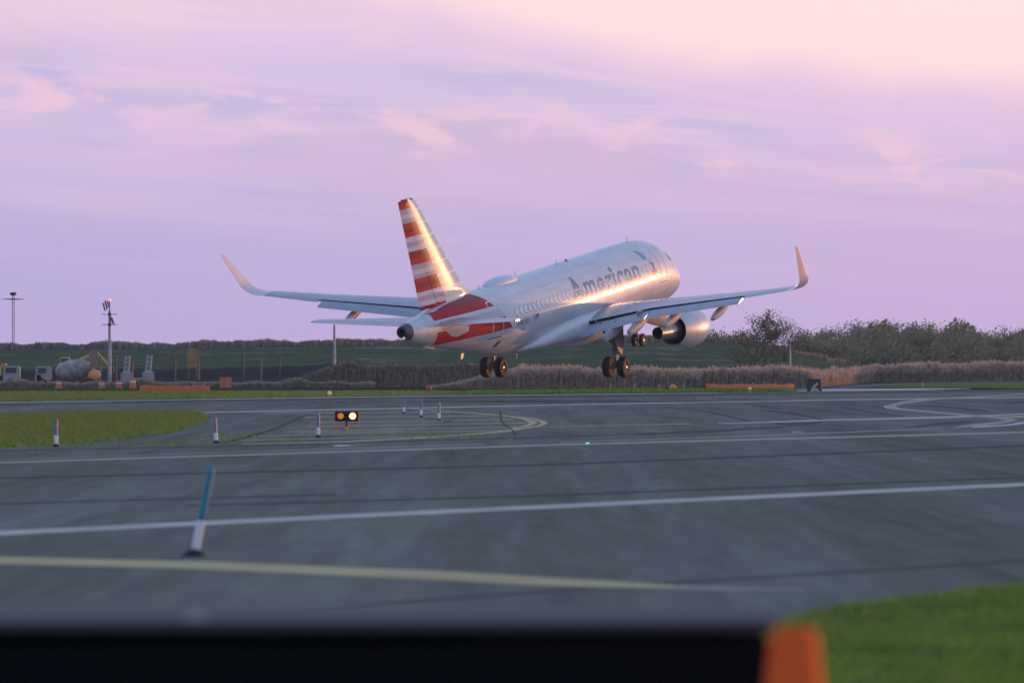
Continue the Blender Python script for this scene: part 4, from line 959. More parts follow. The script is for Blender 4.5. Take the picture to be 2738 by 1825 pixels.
lf = [leafm('leaf_spring_green', (.24,.29,.14), (.19,.24,.12), .5), leafm('leaf_mid_green', (.18,.235,.13), (.22,.265,.14), .5), leafm('leaf_dull_brown', (.22,.17,.155), (.17,.15,.14), .5), leafm('leaf_dark', (.10,.135,.08), (.13,.16,.10), .5), leafm('leaf_yellow_green', (.28,.29,.15), (.22,.24,.13), .5)]
def ground_at(px, D): return Vector(((px-CXP)/FPX*D, D, 0))
tree('tree', ground_at(2020, 640), 9.2, 6.2, 4600, 11, lf[3], 'loose wind-blown green tree standing alone right of the engine', leaf=.10, up=.75, lev=4, first=.08, twig=.9)
tree('tree', ground_at(2108, 680), 8.9, 4.2, 1200, 5, lf[3], 'thin almost bare tree between the lone green tree and the street lamp', leaf=.08, up=.9, lev=4, first=.2, twig=.6)
def top_h(y, D): return 1.7+(HOR-y)/FPX*D
TL = [(1895,884,760,6,1),(1925,880,780,5.5,1),(1958,882,770,6,1),(1990,886,790,6,3),(2150,892,800,8,4),(2176,878,820,8,4),(2205,885,800,8,4),(2232,872,900,9,0),(2268,862,910,10,0),(2300,855,900,11,0),(2335,852,930,10,1),(2368,862,900,9,0),(2400,858,920,10,1),(2436,858,900,11,0),(2470,866,930,8,1),(2500,872,910,8,0),(2522,860,900,8,0),(2555,861,900,8,4),(2580,884,930,8,1),(2612,882,920,8,1),(2640,886,940,8,2),(2668,884,930,8,1),(2700,870,900,8,0),(2732,874,910,9,1),(2765,868,900,10,0),(2290,915,860,8,2),(2330,908,850,9,2),(2390,915,860,8,2),(2450,905,850,9,3),(2490,925,850,8,3),(2545,915,860,8,2),(2590,925,860,7,3),(2630,915,870,7,2),(2710,915,860,8,3),(2250,915,850,7,3),(2420,935,840,7,2),(2360,935,840,6,3)]
_tp = [(1870,884),(1990,886),(2140,892),(2205,880),(2232,870),(2300,856),(2400,860),(2522,860),(2560,864),(2590,886),(2668,884),(2700,872),(2900,868)]
for _i in range(27): _px = 2160+_i*25+random.uniform(-6, 6); TL.append((_px, pchip(_tp, _px)+random.uniform(2, 13), random.uniform(935, 985), random.uniform(8, 11), random.choice((0, 0, 1, 4))))
tl_labels = {0: 'pale spring green tree in the far tree line on the right', 1: 'mid green tree in the far tree line on the right', 2: 'reddish brown budding tree low in the far tree line on the right', 3: 'dark green tree low in the far tree line on the right', 4: 'yellowish green tree in the far tree line on the right'}
for i, (px, ty, D, wd, k) in enumerate(TL):
    lab = tl_labels[k]
    tree('tree', ground_at(px, D), top_h(ty, D), wd*1.15, 5600, 100+i, lf[k], lab, group='trees in the far tree line', leaf=.17, up=.7 if ty < 890 else .5, lev=4, first=.02, twig=1.5)
tree('shrub', ground_at(2655, 640), top_h(928, 640), 4.6, 2600, 77, lf[3], 'rounded dark evergreen bush standing in front of the tree line far right', 'shrub', leaf=.16, up=.3, lev=3, first=0, twig=1.3)
# low thicket that closes the foot of the tree line
V = []; F = []; MI = []
for _ in range(30000):
    px = random.uniform(2130, 2900) if random.random() < .85 else random.uniform(1870, 2130); D = random.uniform(800, 960); X = (px-CXP)/FPX*D; z = random.uniform(0, 1)**1.1*(7.5 if px > 2200 else 3.6)*(1+.3*math.sin(px*.03)); s = random.uniform(.2, .5)
    n = Vector((random.gauss(0, 1), random.gauss(0, 1), random.gauss(0, 1))).normalized(); u = n.orthogonal().normalized()*s; v = n.cross(u)*s; q = Vector((X, D, z)); b = len(V); V += [q-u, q-v, q+u, q+v]; F.append((b, b+1, b+2, b+3)); MI.append(random.choice((0, 0, 1, 2)))
tag(mesh_obj('undergrowth', V, F, [lf[3], lf[2], lf[1]], mi=MI), 'dark undergrowth filling the foot of the far tree line', 'undergrowth', kind='stuff')

# ================================================================ AIRFIELD FURNITURE
mblue = mat('marker_blue', (.0,.23,.33), .5, var=.15, vscale=12); mwhite = mat('marker_white', (.80,.82,.86), .5, var=.06, vscale=15); mblack = mat('rubber_black', (.012,.013,.015), .7)
mpurple = mat('marker_pink_sheeting', (.62,.14,.32), .4)
def marker(loc, H, r, tilt, label, group, split=.40, bw=2.4, pink=False, ry=0):
    root = empty('tube_marker', loc); tag(root, label, 'marker post', group)
    bm = bmesh.new(); lathe(bm, [(0,r*bw),(.012,r*bw),(.055,r*bw*.56),(.07,r*1.15)], (0,0,0), (0,0,1), 24); b_ = bm_obj('base', bm, mblack, root); autosmooth(b_, 40)
    T = Matrix.Rotation(tilt, 4, 'Y')
    bm = bmesh.new(); lathe(bm, [(.05,r*1.08),(.065,r*1.1),(H*split,r*1.08),(H*split+.004,r*.9)], (0,0,0), (0,0,1), 24)
    bmesh.ops.transform(bm, matrix=T, verts=bm.verts); o = bm_obj('lower_sleeve', bm, mwhite, root); autosmooth(o, 40)
    bm = bmesh.new(); lathe(bm, [(H*split,r*.95),(H*.97,r*.9),(H*.985,r*.8),(H,r*.5),(H,.001)], (0,0,0), (0,0,1), 24)
    for hh in (.62, .80): lathe(bm, [(H*hh,r*.96),(H*(hh+.012),r*.96)], (0,0,0), (0,0,1), 24)
    bmesh.ops.transform(bm, matrix=T, verts=bm.verts); o = bm_obj('upper_sleeve', bm, mblue, root); autosmooth(o, 40)
    if pink:
        bm = bmesh.new(); n = 5
        for k in range(4):
            z0 = H*(split+.04+k*.14); z1 = z0+H*.12; vs = []
            for zz in (z0, z1): vs.append([bm.verts.new((r*1.0*math.cos(a), r*1.0*math.sin(a), zz)) for a in [rad(-75+q*30) for q in range(6)]])
            for q in range(5): bm.faces.new((vs[0][q], vs[0][q+1], vs[1][q+1], vs[1][q]))
        bmesh.ops.transform(bm, matrix=T, verts=bm.verts); bm_obj('reflective_sheeting', bm, mpurple, root, smooth=True)
    return root
q = G(519, 1487, .03); marker(q, .82, .034, math.atan2(46, 234), 'large leaning blue and white tube marker with black base, nearest the camera, below the others', 'blue and white tube markers', .40, 3.3)
for (px, by, ty, lab, pk) in ((150,1198,1124,'blue and white tube marker by the grass island, leftmost of the markers',True),(578,1188,1121,'blue and white tube marker at the weedy crack, just right of the grass island',True),(851,1172,1108,'blue and white tube marker standing left of the two-lamp guard light',True),
                          (1080,1107,1067,'blue and white tube marker, left one of the trio right of the guard light',False),(1126,1116.5,1070,'blue and white tube marker, middle one of the trio right of the guard light',False),(1174,1126.5,1077,'pink sheeted tube marker, right one of the trio beyond the guard light',True)):
    q = G(px, by); D = q.y; H = (by-ty)/FPX*D
    marker(q+Vector((0,0,.03)), H, .040, 0.0 if px != 578 else -.05, lab, 'blue and white tube markers', .42, 2.2, pk)
# guard light
q = G(927, 1153); D = q.y; sc = D/FPX
gl = empty('runway_guard_light', q+Vector((0,0,.012))); tag(gl, 'black twin-lamp guard light on an orange frame, right lamp lit bright yellow', 'guard light')
W_ = 62*sc; zt = 53*sc; zb = 26*sc
oran = mat('frame_orange', (.75,.30,.12), .5); lampblack = mat('housing_black', (.016,.013,.012), .5)
bm = bmesh.new(); box(bm, (0,0,(zt+zb)/2), (W_,.12,zt-zb)); r_ = bmesh.ops.bevel(bm, geom=bm.edges[:], offset=.012, segments=2, affect='EDGES')
for sx in (-1,1):
    c = (sx*W_*.26, -.10, (zt+zb)/2+.01); lathe(bm, [(-.07,.10),(.06,.105),(.062,.095),(-.05,.09)], c, (0,-1,0), 24)
box(bm, (0,-.07,(zt+zb)/2), (.02,.04,zt-zb-.02)); bm_obj('housing', bm, lampblack, gl)
lit = mat('lamp_lit', (1,.7,.2), .4, emis=(1.0,.48,.08), es=5.0); dim = mat('lamp_dim', (.75,.25,.03), .25, emis=(1.0,.30,.03), es=.45)
litc = mat('lamp_core', (1,.9,.6), .4, emis=(1.0,.72,.28), es=10.0)
for sx, mm_ in ((-1, dim), (1, lit)):
    bm = bmesh.new(); c = (sx*W_*.26, -.075, (zt+zb)/2+.01); lathe(bm, [(0,.092),(.03,.075),(.045,.045),(.05,.001)], c, (0,-1,0), 24); bm_obj('lamp', bm, mm_, gl, smooth=True)
    if sx > 0:
        bm = bmesh.new(); lathe(bm, [(.051,.055),(.058,.03),(.060,.001)], c, (0,-1,0), 20); bm_obj('lamp_core', bm, litc, gl, smooth=True)
bm = bmesh.new()
for sx in (-1,1): tube(bm, (sx*W_*.53,0,zt-.02), (sx*W_*.53,0,12*sc), .012)
tube(bm, (-W_*.53,0,12*sc), (W_*.53,0,12*sc), .02); tube(bm, (0,0,0), (0,0,12*sc), .03); box(bm, (0,0,.01), (.22,.22,.02)); bm_obj('frame', bm, oran, gl)
bm = bmesh.new(); tube(bm, (0,0,12*sc), (0,0,zb), .028); tube(bm, (-.15,-.02,.04), (-.03,-.02,.02), .008); tube(bm, (-.2,-.02,.10), (-.15,-.02,.04), .008); bm_obj('post', bm, lampblack, gl)
# distance sign
def text_mesh(s, size, m, name, parent, M, bold=.02):
    bm = textbm(s, size, bold); mnx = min(v.co.x for v in bm.verts); mxx = max(v.co.x for v in bm.verts)
    for v in bm.verts: v.co.x -= (mnx+mxx)/2
    for v in bm.verts: v.co = M @ v.co
    return bm_obj(name, bm, m, parent)
D = 462.0; sc = D/FPX; X = (2177-CXP)*sc
sg = empty('distance_sign', (X, D, -.35)); tag(sg, 'black distance sign with a pale numeral six beside the runway edge', 'sign')
sblack = mat('sign_black', (.022,.030,.040), .5); sgw = mat('sign_numeral', (.50,.50,.42), .6); sor = mat('sign_end_orange', (.75,.16,.07), .5)
H = 1.7-(1012-HOR)*sc+.35; Wd = 36*sc
bm = bmesh.new(); box(bm, (-1.2*sc,0,H/2), (Wd,.35,H)); bmesh.ops.bevel(bm, geom=bm.edges[:], offset=.03, segments=2, affect='EDGES'); bm_obj('cabinet', bm, sblack, sg)
text_mesh('6', 1.62, sgw, 'numeral', sg, Matrix.Translation((.5*sc,-.18,-.02)) @ Matrix.Rotation(rad(90), 4, 'X') @ Matrix(((1,.12,0,0),(0,1,0,0),(0,0,1,0),(0,0,0,1))), .03)
bm = bmesh.new()
for k in range(9): box(bm, (Wd/2+.06,-.02,H*.30+k*.075), (.10,.38,.055))
box(bm, (Wd/2+.0,.02,H*.55), (.06,.3,H*.7)); bm_obj('end_louvre', bm, sor, sg)
# orange silt barrier with dark end
def barrier(name, x0, x1, yt, yb, D, m, label, cat, seed=1, taper=0):
    R = random.Random(seed); V = []; F = []; n = 60; sc = D/FPX
    for i in range(n+1):
        s = i/n; px = x0+(x1-x0)*s; X = (px-CXP)*sc; zt = 1.7-(yt-HOR)*sc; zt = zt*(1-.12*math.sin(s*9+seed)**2)+R.gauss(0, .02)
        if taper and s < taper: zt *= s/taper
        dy = .12*math.sin(s*55)+R.gauss(0, .05)
        V += [(X, D-.45+dy*.4, -.05), (X, D-.32+dy, zt*.6), (X, D-.1+dy*.6, zt), (X, D+.12, zt*.98), (X, D+.5, -.05)]
    for i in range(n):
        for j in range(4): F.append((i*5+j, (i+1)*5+j, (i+1)*5+j+1, i*5+j+1))
    F += [(0,1,2,3,4), tuple(n*5+k for k in (4,3,2,1,0))]
    o = mesh_obj(name, V, F, m); tag(o, label, cat); return o
osilt = leafm('orange_fabric', (.95,.36,.15), (.75,.33,.18), .6, .6); dsilt = mat('dark_fabric', (.035,.045,.055), .7)
barrier('silt_barrier', 1888, 2123, 1025.5, 1040, 505, osilt, 'long low orange fabric barrier lying before the reeds left of the distance sign', 'barrier', 3)
barrier('silt_barrier', 1826, 1890, 1025, 1040, 506, dsilt, 'dark tapered end of the fabric barrier before the reeds', 'barrier', 2, .95)
barrier('silt_barrier', 375, 560, 1029, 1046, 470, osilt, 'ragged low orange fabric barrier along the left verge before the poles', 'barrier', 5)
wpost = mat('stake_wood', (.42,.33,.26), .8)
for k, px in enumerate((1629, 1694, 1759, 1822, 1910, 1978, 2013, 2043, 2075, 2107)):
    D = 520; bm = bmesh.new(); t_ = (1022 if px > 1850 else 1024); box(bm, (0,0,(1.7-(t_-HOR)*D/FPX)/2), (.16,.06,1.7-(t_-HOR)*D/FPX))
    o = bm_obj('stake', bm, wpost); o.location = ((px-CXP)/FPX*D, D-(0 if px > 1850 else 6), 0); o.rotation_euler[1] = random.gauss(0, .04); tag(o, 'thin wooden stake of the row standing in front of the brown reeds', 'stake', 'stakes along the reeds')
# small edge lights and markers
def edge_light(px, py, label, h, r, c, es, D=None):
    q = G(px, py) if D is None else ground_at(px, D); e = empty('edge_light', q+Vector((0,0,.012))); tag(e, label, 'edge light')
    bm = bmesh.new(); tube(bm, (0,0,0), (0,0,h), r*.35, r*.35, 10); tube(bm, (0,0,0), (0,0,.03), r*1.1, r*.8, 12); bm_obj('stem', bm, oran, e)
    bm = bmesh.new(); lathe(bm, [(h-.01,r*.9),(h+r*.5,r),(h+r*1.3,r*.7),(h+r*1.7,.001)], (0,0,0), (0,0,1), 16); bm_obj('lens', bm, mat('lens', c, .2, emis=c if es else None, es=es), e, smooth=True)
edge_light(881, 1063, 'small pale edge light on the far verge left of the airliner tail', .22, .14, (.9,.55,.40), .15)
edge_light(2005, 1048, 'small white topped edge light in front of the orange barrier', .22, .13, (.9,.55,.40), .12)
edge_light(2467, 1040, 'short orange brown marker on the right verge', .5, .10, (.55,.25,.14), 0)
# yellow round marker, orange box marker, red ball
bm = bmesh.new(); bmesh.ops.create_uvsphere(bm, u_segments=24, v_segments=12, radius=.30); bmesh.ops.scale(bm, vec=(1.05,.6,.85), verts=bm.verts); box(bm, (0,0,-.3), (.08,.08,.2))
o = bm_obj('round_marker', bm, mat('marker_yellow', (.62,.30,.02), .5), smooth=True); o.location = ((1799-CXP)/FPX*495, 495, .30); tag(o, 'round yellow marker at the foot of the reeds left of the dark barrier end', 'marker')
bm = bmesh.new(); bmesh.ops.create_uvsphere(bm, u_segments=20, v_segments=12, radius=.27); box(bm, (0,0,-.3), (.06,.06,.2)); o = bm_obj('round_marker', bm, mat('marker_red', (.40,.10,.12), .6), smooth=True); o.location = ((1147-CXP)/FPX*455, 455, .30); tag(o, 'round dull red marker on the far verge behind the trio of tube markers', 'marker')
bm = bmesh.new(); box(bm, (0,0,.16), (.52,.3,.32)); bmesh.ops.bevel(bm, geom=bm.edges[:], offset=.04, segments=2, affect='EDGES'); box(bm, (0,-.01,.30), (.56,.32,.05)); o = bm_obj('box_marker', bm, mat('box_orange', (.60,.25,.05), .5)); o.location = (*G(2724, 1037.5).xy, .01); tag(o, 'small orange box on the right verge at the frame edge', 'box')
# green in-pavement light
e = empty('pavement_light', G(1571, 1189)+Vector((0,0,.014))); tag(e, 'tiny glowing green light set flush in the pavement', 'pavement light')
bm = bmesh.new(); lathe(bm, [(0,.16),(.012,.15),(.014,.001)], (0,0,0), (0,0,1), 20); bm_obj('casing', bm, strutm, e)
bm = bmesh.new(); lathe(bm, [(.015,.05),(.035,.04),(.045,.001)], (0,0,0), (0,0,1), 14); bm_obj('lens', bm, mat('lens_green', (.1,.8,.5), .3, emis=(.1,1,.55), es=1.2), e)
# ================================================================ BUILDING SITE ON THE LEFT
steel = mat('galvanised_steel', (.34,.37,.42), .5, .3, var=.15, vscale=3); drk = mat('dark_paint', (.05,.05,.055), .6); rust = mat('rusty_brown', (.28,.15,.10), .8, var=.2, vscale=2)
paleW = mat('vehicle_white', (.36,.36,.37), .4, var=.1, vscale=1); yelP = mat('machine_yellow', (.60,.36,.08), .5, var=.1, vscale=1); glassd = mat('vehicle_glass', (.04,.06,.07), .1); tan_ = mat('panel_tan', (.28,.21,.16), .8, var=.15, vscale=1)
def zof(py, D): return 1.7+(HOR-py)/FPX*D
def mast(px, ytop, D, label, kind):
    r = empty('light_mast', ground_at(px, D)); tag(r, label, 'light mast'); H = zof(ytop, D)
    bm = bmesh.new()
    if kind == 'lattice':
        s_ = .21; n = int(H/.6)
        for i in range(3):
            a = 2*math.pi*i/3; tube(bm, (s_*math.cos(a), s_*math.sin(a), 0), (s_*.8*math.cos(a), s_*.8*math.sin(a), H-.4), .045, .04, 6)
        for k in range(n):
            z0 = k*H/n; z1 = (k+1)*H/n
            for i in range(3):
                a = 2*math.pi*i/3; b = 2*math.pi*(i+1)/3; tube(bm, (s_*.9*math.cos(a), s_*.9*math.sin(a), z0), (s_*.9*math.cos(b), s_*.9*math.sin(b), min(z1, H-.4)), .025, .025, 5)
    else: tube(bm, (0,0,0), (0,0,H*.86 if kind == 'flood' else H), .22, .13, 12)
    bm_obj('pole', bm, steel, r)
    if kind == 'lattice':
        bm = bmesh.new(); lathe(bm, [(H-1.0,.45),(H-.95,1.5),(H-.88,1.5),(H-.85,.4)], (0,0,0), (0,0,1), 24); bm_obj('platform_ring', bm, drk, r)
        bm = bmesh.new(); lathe(bm, [(H-.45,.05),(H-.35,.42),(H-.05,.45),(H,.1)], (0,0,0), (0,0,1), 16); bm_obj('lamp_head', bm, drk, r)
    if kind == 'flood':
        for z in (H*.70, H*.815):
            bm = bmesh.new(); box(bm, (0,0,z), (1.75,.22,.07)); box(bm, (0,0,z), (.35,.4,.28)); bm_obj('crossarm', bm, drk, r)
        for k, (dx, dz, tl, hh) in enumerate(((-.62,.90,-.28,.9),(-.38,.92,-.25,.95),(-.15,.93,-.2,.75),(.22,.755,-.35,.8),(.36,.74,-.3,.75))):
            bm = bmesh.new(); box(bm, (dx,0,H*dz), (.16,.5,hh), Matrix.Rotation(tl, 3, 'Y')); bm_obj('floodlight', bm, tan_, r)
        bm = bmesh.new(); bmesh.ops.create_uvsphere(bm, u_segments=12, v_segments=8, radius=.14); bmesh.ops.translate(bm, vec=(.05,0,H*.975), verts=bm.verts); bm_obj('warning_lamp', bm, mat('lamp_red', (1,.1,.12), .4, emis=(1,.10,.14), es=4), r)
        bm = bmesh.new(); tube(bm, (0,0,H*.86), (0,0,H*.97), .05); bm_obj('top_bracket', bm, drk, r)
mast(35, 781, 720, 'thin lattice light mast with a ring platform at the far left', 'lattice')
mast(293, 796, 600, 'steel mast with two crossarms, tilted floodlights and a red warning lamp', 'flood')
mast(894, 868, 620, 'plain grey steel pole rising behind the left tailplane', 'plain')
# street lamp
D = 640; r = empty('street_lamp', ground_at(2112, D)); tag(r, 'grey street lamp with a curved arm standing before the trees', 'street lamp')
H = zof(921, D); bm = bmesh.new(); tube(bm, (0,0,0), (0,0,H), .16, .12, 10); bm_obj('pole', bm, steel, r)
bm = bmesh.new(); pts = [(0,0,H-.1),(-.25,0,H+.12),(-.6,0,H+.25),(-1.0,0,H+.27)]
for a, b in zip(pts, pts[1:]): tube(bm, a, b, .06, .05, 8)
bm_obj('arm', bm, steel, r); bm = bmesh.new(); box(bm, (-1.2,0,H+.26), (.55,.28,.13)); bmesh.ops.bevel(bm, geom=bm.edges[:], offset=.04, segments=2, affect='EDGES'); bm_obj('lamp_head', bm, paleW, r)
# site poles, leaning trusses and panels
def pole(px, yt, D, r0, m, label, name='site_pole', grp=None, tilt=0, w2=None):
    H = zof(yt, D); o_ = empty(name, ground_at(px, D)); tag(o_, label, 'pole', grp); bm = bmesh.new(); tube(bm, (0,0,0), (tilt*H,0,H), r0, r0*.8, 8); bm_obj('shaft', bm, m, o_)
    bm = bmesh.new(); box(bm, (0,0,.35), (r0*5,r0*5,.7)); bm_obj('footing', bm, drk, o_)
    return o_
for k, (px, yt, mm_, lab) in enumerate(((310,952,drk,'dark site pole between the floodlight mast and the first leaning truss'),(355,960,rust,'short rusty site pole just right of the first leaning truss'),(468,948,drk,'dark site pole between the second leaning truss and the yellow panel'),(532,936,rust,'tall rusty pole against the right side of the yellow panel'),(268,950,rust,'rusty pole right of the tan panel'),
                                       (651,935,drk,'tall dark site pole, leftmost of the three right of the orange cabinet'),(699,953,rust,'rusty site pole, middle one of the three right of the orange cabinet'),(747,953,drk,'dark site pole, rightmost of the three right of the orange cabinet'))):
    pole(px, yt, 610, .13, mm_, lab, grp='poles on the building site')
def truss(px, yt, D, tilt, label):
    H = zof(yt, D); r = empty('leaning_truss', ground_at(px, D)); tag(r, label, 'truss', 'leaning trusses on the building site'); bm = bmesh.new(); n = 7; w_ = .24
    for i in range(n):
        z0 = H*i/n; z1 = H*(i+1)/n
        for sx in (-1,1): tube(bm, (tilt*z0+sx*w_, 0, z0), (tilt*z1+sx*w_, 0, z1), .07, .07, 6)
        tube(bm, (tilt*z0-w_, 0, z0), (tilt*z1+w_, 0, z1), .06, .06, 6); tube(bm, (tilt*z0+w_, 0, z0), (tilt*z1-w_, 0, z1), .06, .06, 6)
    bm_obj('lattice', bm, steel, r); bm = bmesh.new(); box(bm, (.2,0,H*.28), (1.3,.8,H*.5)); bmesh.ops.bevel(bm, geom=bm.edges[:], offset=.25, segments=3, affect='EDGES'); bm_obj('wrapped_base', bm, paleW, r)
truss(334, 951, 600, .09, 'pale leaning lattice truss next to the floodlight mast'); truss(392, 949, 600, .10, 'pale leaning lattice truss second from the floodlight mast')
def panel(px, x0, x1, yt, yb, D, m, label):
    r = empty('panel_board', ground_at(px, D)); tag(r, label, 'panel'); sc = D/FPX; bm = bmesh.new(); zt, zb = zof(yt, D), zof(yb, D); box(bm, (((x0+x1)/2-px)*sc,0,(zt+zb)/2), ((x1-x0)*sc,.15,zt-zb)); bm_obj('board', bm, m, r)
    for xx in (x0+3, x1-3):
        bm = bmesh.new(); tube(bm, ((xx-px)*sc,.1,0), ((xx-px)*sc,.1,zt), .08, .08, 8); bm_obj('leg', bm, drk, r)
panel(249, 238, 262, 935, 984, 612, tan_, 'tall tan panel on legs left of the floodlight mast'); panel(512, 500, 526, 931, 981, 612, mat('panel_ochre', (.32,.22,.09), .8, var=.15, vscale=1), 'tall ochre panel on legs among the site poles')
r = empty('site_cabinet', ground_at(603, 560)); tag(r, 'red orange cabinet on the building site right of the ragged barrier', 'cabinet'); bm = bmesh.new(); box(bm, (0,0,.55), (1.2,.9,1.1)); bmesh.ops.bevel(bm, geom=bm.edges[:], offset=.03, segments=1, affect='EDGES'); bm_obj('body', bm, mat('cabinet_orange', (.62,.16,.07), .6), r)
bm = bmesh.new(); box(bm, (.28,-.46,.56), (.5,.04,.9)); bm_obj('door', bm, mat('cabinet_door', (.75,.20,.09), .5), r)
for k, (px, hh, lab) in enumerate(((157, .8, 'orange construction drum below the cement truck cab'), (272, .7, 'orange construction drum left of the floodlight mast foot'), (355, 1.0, 'orange construction drum right of the first leaning truss'), (318, .8, 'orange construction drum between the mast and the first leaning truss'))):
    e = empty('construction_drum', ground_at(px, 548)); tag(e, lab, 'drum', 'orange drums on the building site'); bm = bmesh.new(); lathe(bm, [(0,.40),(.06,.40),(.08,.33),(hh*.5,.30),(hh*.52,.28),(hh*.98,.26),(hh,.22),(hh,.001)], (0,0,0), (0,0,1), 18); bm_obj('body', bm, osilt, e, smooth=True)
    bm = bmesh.new(); lathe(bm, [(hh*.6,.285),(hh*.75,.28)], (0,0,0), (0,0,1), 18); bm_obj('band', bm, mwhite, e, smooth=True)
# construction vehicles (blurred and far)
def wheel_at(root, x, y, r_, w_=.4):
    e = empty('wheel', (x, y, r_)); e.parent = root; bm = bmesh.new(); lathe(bm, [(-w_/2,r_*.55),(-w_/2,r_*.92),(-w_/3,r_),(w_/3,r_),(w_/2,r_*.92),(w_/2,r_*.55)], (0,0,0), (0,1,0), 24); bm_obj('tyre', bm, tyrem, e, smooth=True)
    bm = bmesh.new(); lathe(bm, [(-w_/2,r_*.56),(-w_/3,r_*.4),(-w_/3,.001)], (0,0,0), (0,1,0), 20); lathe(bm, [(w_/2,r_*.56),(w_/3,r_*.4),(w_/3,.001)], (0,0,0), (0,1,0), 20); bm_obj('rim', bm, hubm, e)
D = 600; tk = empty('cement_truck', ground_at(180, D)); tag(tk, 'white cement mixer truck with orange tail on the building site', 'truck')
bm = bmesh.new(); box(bm, (-2.6,0,1.45), (1.6,2.3,1.7)); box(bm, (-3.1,0,1.0), (.8,2.3,.9)); bmesh.ops.bevel(bm, geom=bm.edges[:], offset=.1, segments=2, affect='EDGES'); bm_obj('cab', bm, paleW, tk)
bm = bmesh.new(); box(bm, (-3.42,0,1.75), (.05,2.0,.7)); box(bm, (-2.7,-1.17,1.8), (.9,.04,.6)); bm_obj('window', bm, glassd, tk)
bm = bmesh.new(); box(bm, (.4,0,.75), (6.4,1.2,.3)); bm_obj('chassis', bm, drk, tk)
bm = bmesh.new(); lathe(bm, [(-1.9,.5),(-1.4,1.0),(-.2,1.2),(1.0,1.05),(1.9,.6),(2.1,.45)], (.6,0,1.85), Vector((1,0,.22)), 24); o = bm_obj('mixing_drum', bm, mat('drum_paint', (.30,.27,.25), .6, var=.35, vscale=1.2), tk, smooth=True)
bm = bmesh.new(); lathe(bm, [(0,.55),(.5,.8),(1.1,.75),(1.4,.4)], (2.3,0,1.3), Vector((1,0,-.2)), 16); bm_obj('discharge_hopper', bm, mat('hopper_orange', (.75,.30,.12), .5), tk, smooth=True)
for x in (-2.7, 1.2, 2.5):
    for y in (-.95, .95): wheel_at(tk, x, y, .5)
ex = empty('excavator', ground_at(210, 622)); tag(ex, 'pale excavator with a yellow cab rising behind the cement mixer truck', 'excavator')
bm = bmesh.new(); box(bm, (.2,0,2.1), (3.0,2.0,1.1)); bmesh.ops.bevel(bm, geom=bm.edges[:], offset=.15, segments=2, affect='EDGES'); bm_obj('engine_housing', bm, paleW, ex)
bm = bmesh.new(); box(bm, (-1.5,-.4,2.5), (1.1,1.0,1.8)); bmesh.ops.bevel(bm, geom=bm.edges[:], offset=.08, segments=2, affect='EDGES'); bm_obj('cab', bm, yelP, ex); bm = bmesh.new(); box(bm, (-1.5,-.92,2.8), (.8,.04,.8)); bm_obj('window', bm, glassd, ex)
for y in (-.9, .9):
    bm = bmesh.new(); box(bm, (0,y,.55), (3.6,.5,.9)); bmesh.ops.bevel(bm, geom=bm.edges[:], offset=.3, segments=3, affect='EDGES'); bm_obj('track', bm, drk, ex)
bm = bmesh.new(); box(bm, (0,0,1.3), (1.6,1.4,.6)); bm_obj('turntable', bm, drk, ex)
bm = bmesh.new(); tube(bm, (-.6,.4,2.6), (2.0,.4,3.9), .25, .2, 6); tube(bm, (2.0,.4,3.9), (3.6,.4,2.2), .2, .15, 6); bm_obj('boom', bm, yelP, ex); bm = bmesh.new(); box(bm, (3.7,.4,1.9), (.7,.9,.7)); bm_obj('bucket', bm, drk, ex)
ld = empty('dump_truck', ground_at(10, 600)); tag(ld, 'pale dump truck with a yellow body cut by the left frame edge', 'truck')
bm = bmesh.new(); box(bm, (.9,0,1.5), (1.8,2.3,1.6)); bmesh.ops.bevel(bm, geom=bm.edges[:], offset=.1, segments=2, affect='EDGES'); bm_obj('cab', bm, paleW, ld); bm = bmesh.new(); box(bm, (.9,-1.17,1.85), (1.2,.04,.6)); bm_obj('window', bm, glassd, ld)
bm = bmesh.new(); box(bm, (-1.9,0,1.9), (3.6,2.4,1.2)); box(bm, (-.2,0,2.5), (1.0,2.4,.15)); bm_obj('tipping_body', bm, yelP, ld); bm = bmesh.new(); box(bm, (-.6,0,.85), (5.4,1.0,.3)); bm_obj('chassis', bm, drk, ld)
for x in (.9, -1.6, -2.9):
    for y in (-.95, .95): wheel_at(ld, x, y, .52)
# parked vans behind the reeds on the right
def van(px, D, L, label, m):
    r = empty('parked_van', ground_at(px, D), random.uniform(-.05, .05)); tag(r, label, 'van', 'vans parked beyond the reeds'); bm = bmesh.new(); box(bm, (.3,0,1.45), (L-.9,1.95,1.75)); box(bm, (-L/2+.35,0,1.05), (1.0,1.9,.95)); bmesh.ops.bevel(bm, geom=bm.edges[:], offset=.14, segments=2, affect='EDGES'); bm_obj('body', bm, m, r)
    bm = bmesh.new(); box(bm, (-L/2+.95,-.99,1.8), (.9,.03,.6)); box(bm, (.8,-.99,1.85), (1.6,.03,.5)); bm_obj('window', bm, glassd, r)
    for x in (-L/2+.8, L/2-.9):
        for y in (-.85, .85): wheel_at(r, x, y, .36, .25)
for k, (px, L, lab) in enumerate(((2578,5.2,'white parked van, leftmost of the row showing over the reeds'),(2622,4.8,'white parked van, second of the row showing over the reeds, left of the dark bush'),(2668,5.4,'white parked van right in front of the dark bush'),(2712,5.0,'white parked van at the right frame edge beyond the reeds'))):
    van(px, 636, L*.36*2.4/1.0 if False else L, lab, paleW)
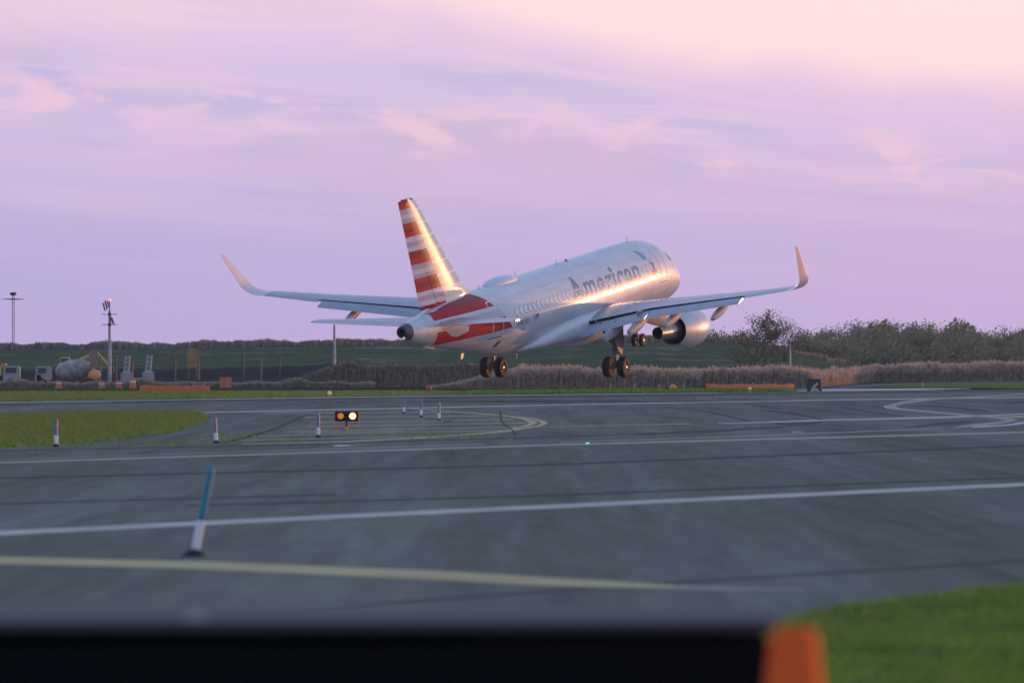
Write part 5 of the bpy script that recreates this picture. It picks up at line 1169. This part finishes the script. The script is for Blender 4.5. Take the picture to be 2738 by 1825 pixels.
# ================================================================ FOREGROUND
D = 13.2; sc = D/FPX
cone = empty('traffic_cone', ((2124-CXP)*sc, D, .012)); tag(cone, 'blurred orange traffic cone standing at the right end of the black barrier', 'traffic cone')
conem = mat('cone_orange', (1.0,.14,.03), .8, 0, .15, var=.06, vscale=6)
bm = bmesh.new(); lathe(bm, [(.02,.19),(.06,.175),(.10,.165),(.5,.122),(1.035,.059),(1.06,.053),(1.065,.043),(1.045,.035)], (0,0,0), (0,0,1), 40); o = bm_obj('body', bm, conem, cone); autosmooth(o, 40)
bm = bmesh.new(); box(bm, (0,0,.018), (.46,.46,.036)); bmesh.ops.bevel(bm, geom=bm.edges[:], offset=.012, segments=2, affect='EDGES'); bm_obj('base', bm, conem, cone)
D = 14.0; bar = empty('black_barrier', (-1.6, D, .012)); tag(bar, 'long black barrier with a top greyed for sky sheen filling the bottom left foreground', 'barrier')
bk = mat('barrier_black', (.004,.005,.006), .85, spec=.15); bt = mat('barrier_top', (.085,.082,.085), .7, spec=.2)  # grey of the top holds the sky sheen on a dark surface
zt = 1.7-(1686-HOR)*D/FPX
bm = bmesh.new()
xr = 1.6+(2075-CXP)*D/FPX
box(bm, ((xr-4.2)/2,0,zt/2-.02), (xr+4.2,.10,zt-.04)); bmesh.ops.bevel(bm, geom=bm.edges[:], offset=.012, segments=2, affect='EDGES'); bm_obj('side_panel', bm, bk, bar)
bm = bmesh.new(); box(bm, ((xr-4.2)/2,.34,zt+.005), (xr+4.2,.80,.03)); bmesh.ops.bevel(bm, geom=bm.edges[:], offset=.01, segments=2, affect='EDGES'); bm_obj('top_cover', bm, bt, bar)
bm = bmesh.new(); box(bm, ((xr-4.2)/2,.68,zt/2-.02), (xr+4.2,.08,zt-.04)); bm_obj('rear_panel', bm, bk, bar)
for x in (-3.6, -.8, xr-.5):
    bm = bmesh.new(); box(bm, (x,.42,.03), (.3,1.1,.06)); bm_obj('foot', bm, bk, bar)
bm = bmesh.new(); lathe(bm, [(0,.022),(.012,.02),(.016,.001)], (-.30+1.6-.52+.0, .0, zt+.02), (0,0,1), 16); bm_obj('highlight_disc', bm, paleW, bar)  # pale disc added as the blurred highlight on the top

# ================================================================ HAZE
bm = bmesh.new(); box(bm, (0, 520, 19.0), (1500, 1240, 40.4)); hz = bm_obj('haze', bm, []); hz['kind'] = 'stuff'; hz['label'] = 'thin evening haze over the airfield'
hm = bpy.data.materials.new('haze_air'); hm.use_nodes = True; N = hm.node_tree.nodes; N.remove(N['Principled BSDF'])
pv = N.new('ShaderNodeVolumePrincipled'); pv.inputs['Color'].default_value = (.9,.9,.95,1); pv.inputs['Density'].default_value = .00009
hm.node_tree.links.new(pv.outputs[0], N['Material Output'].inputs['Volume']); hz.data.materials.append(hm)
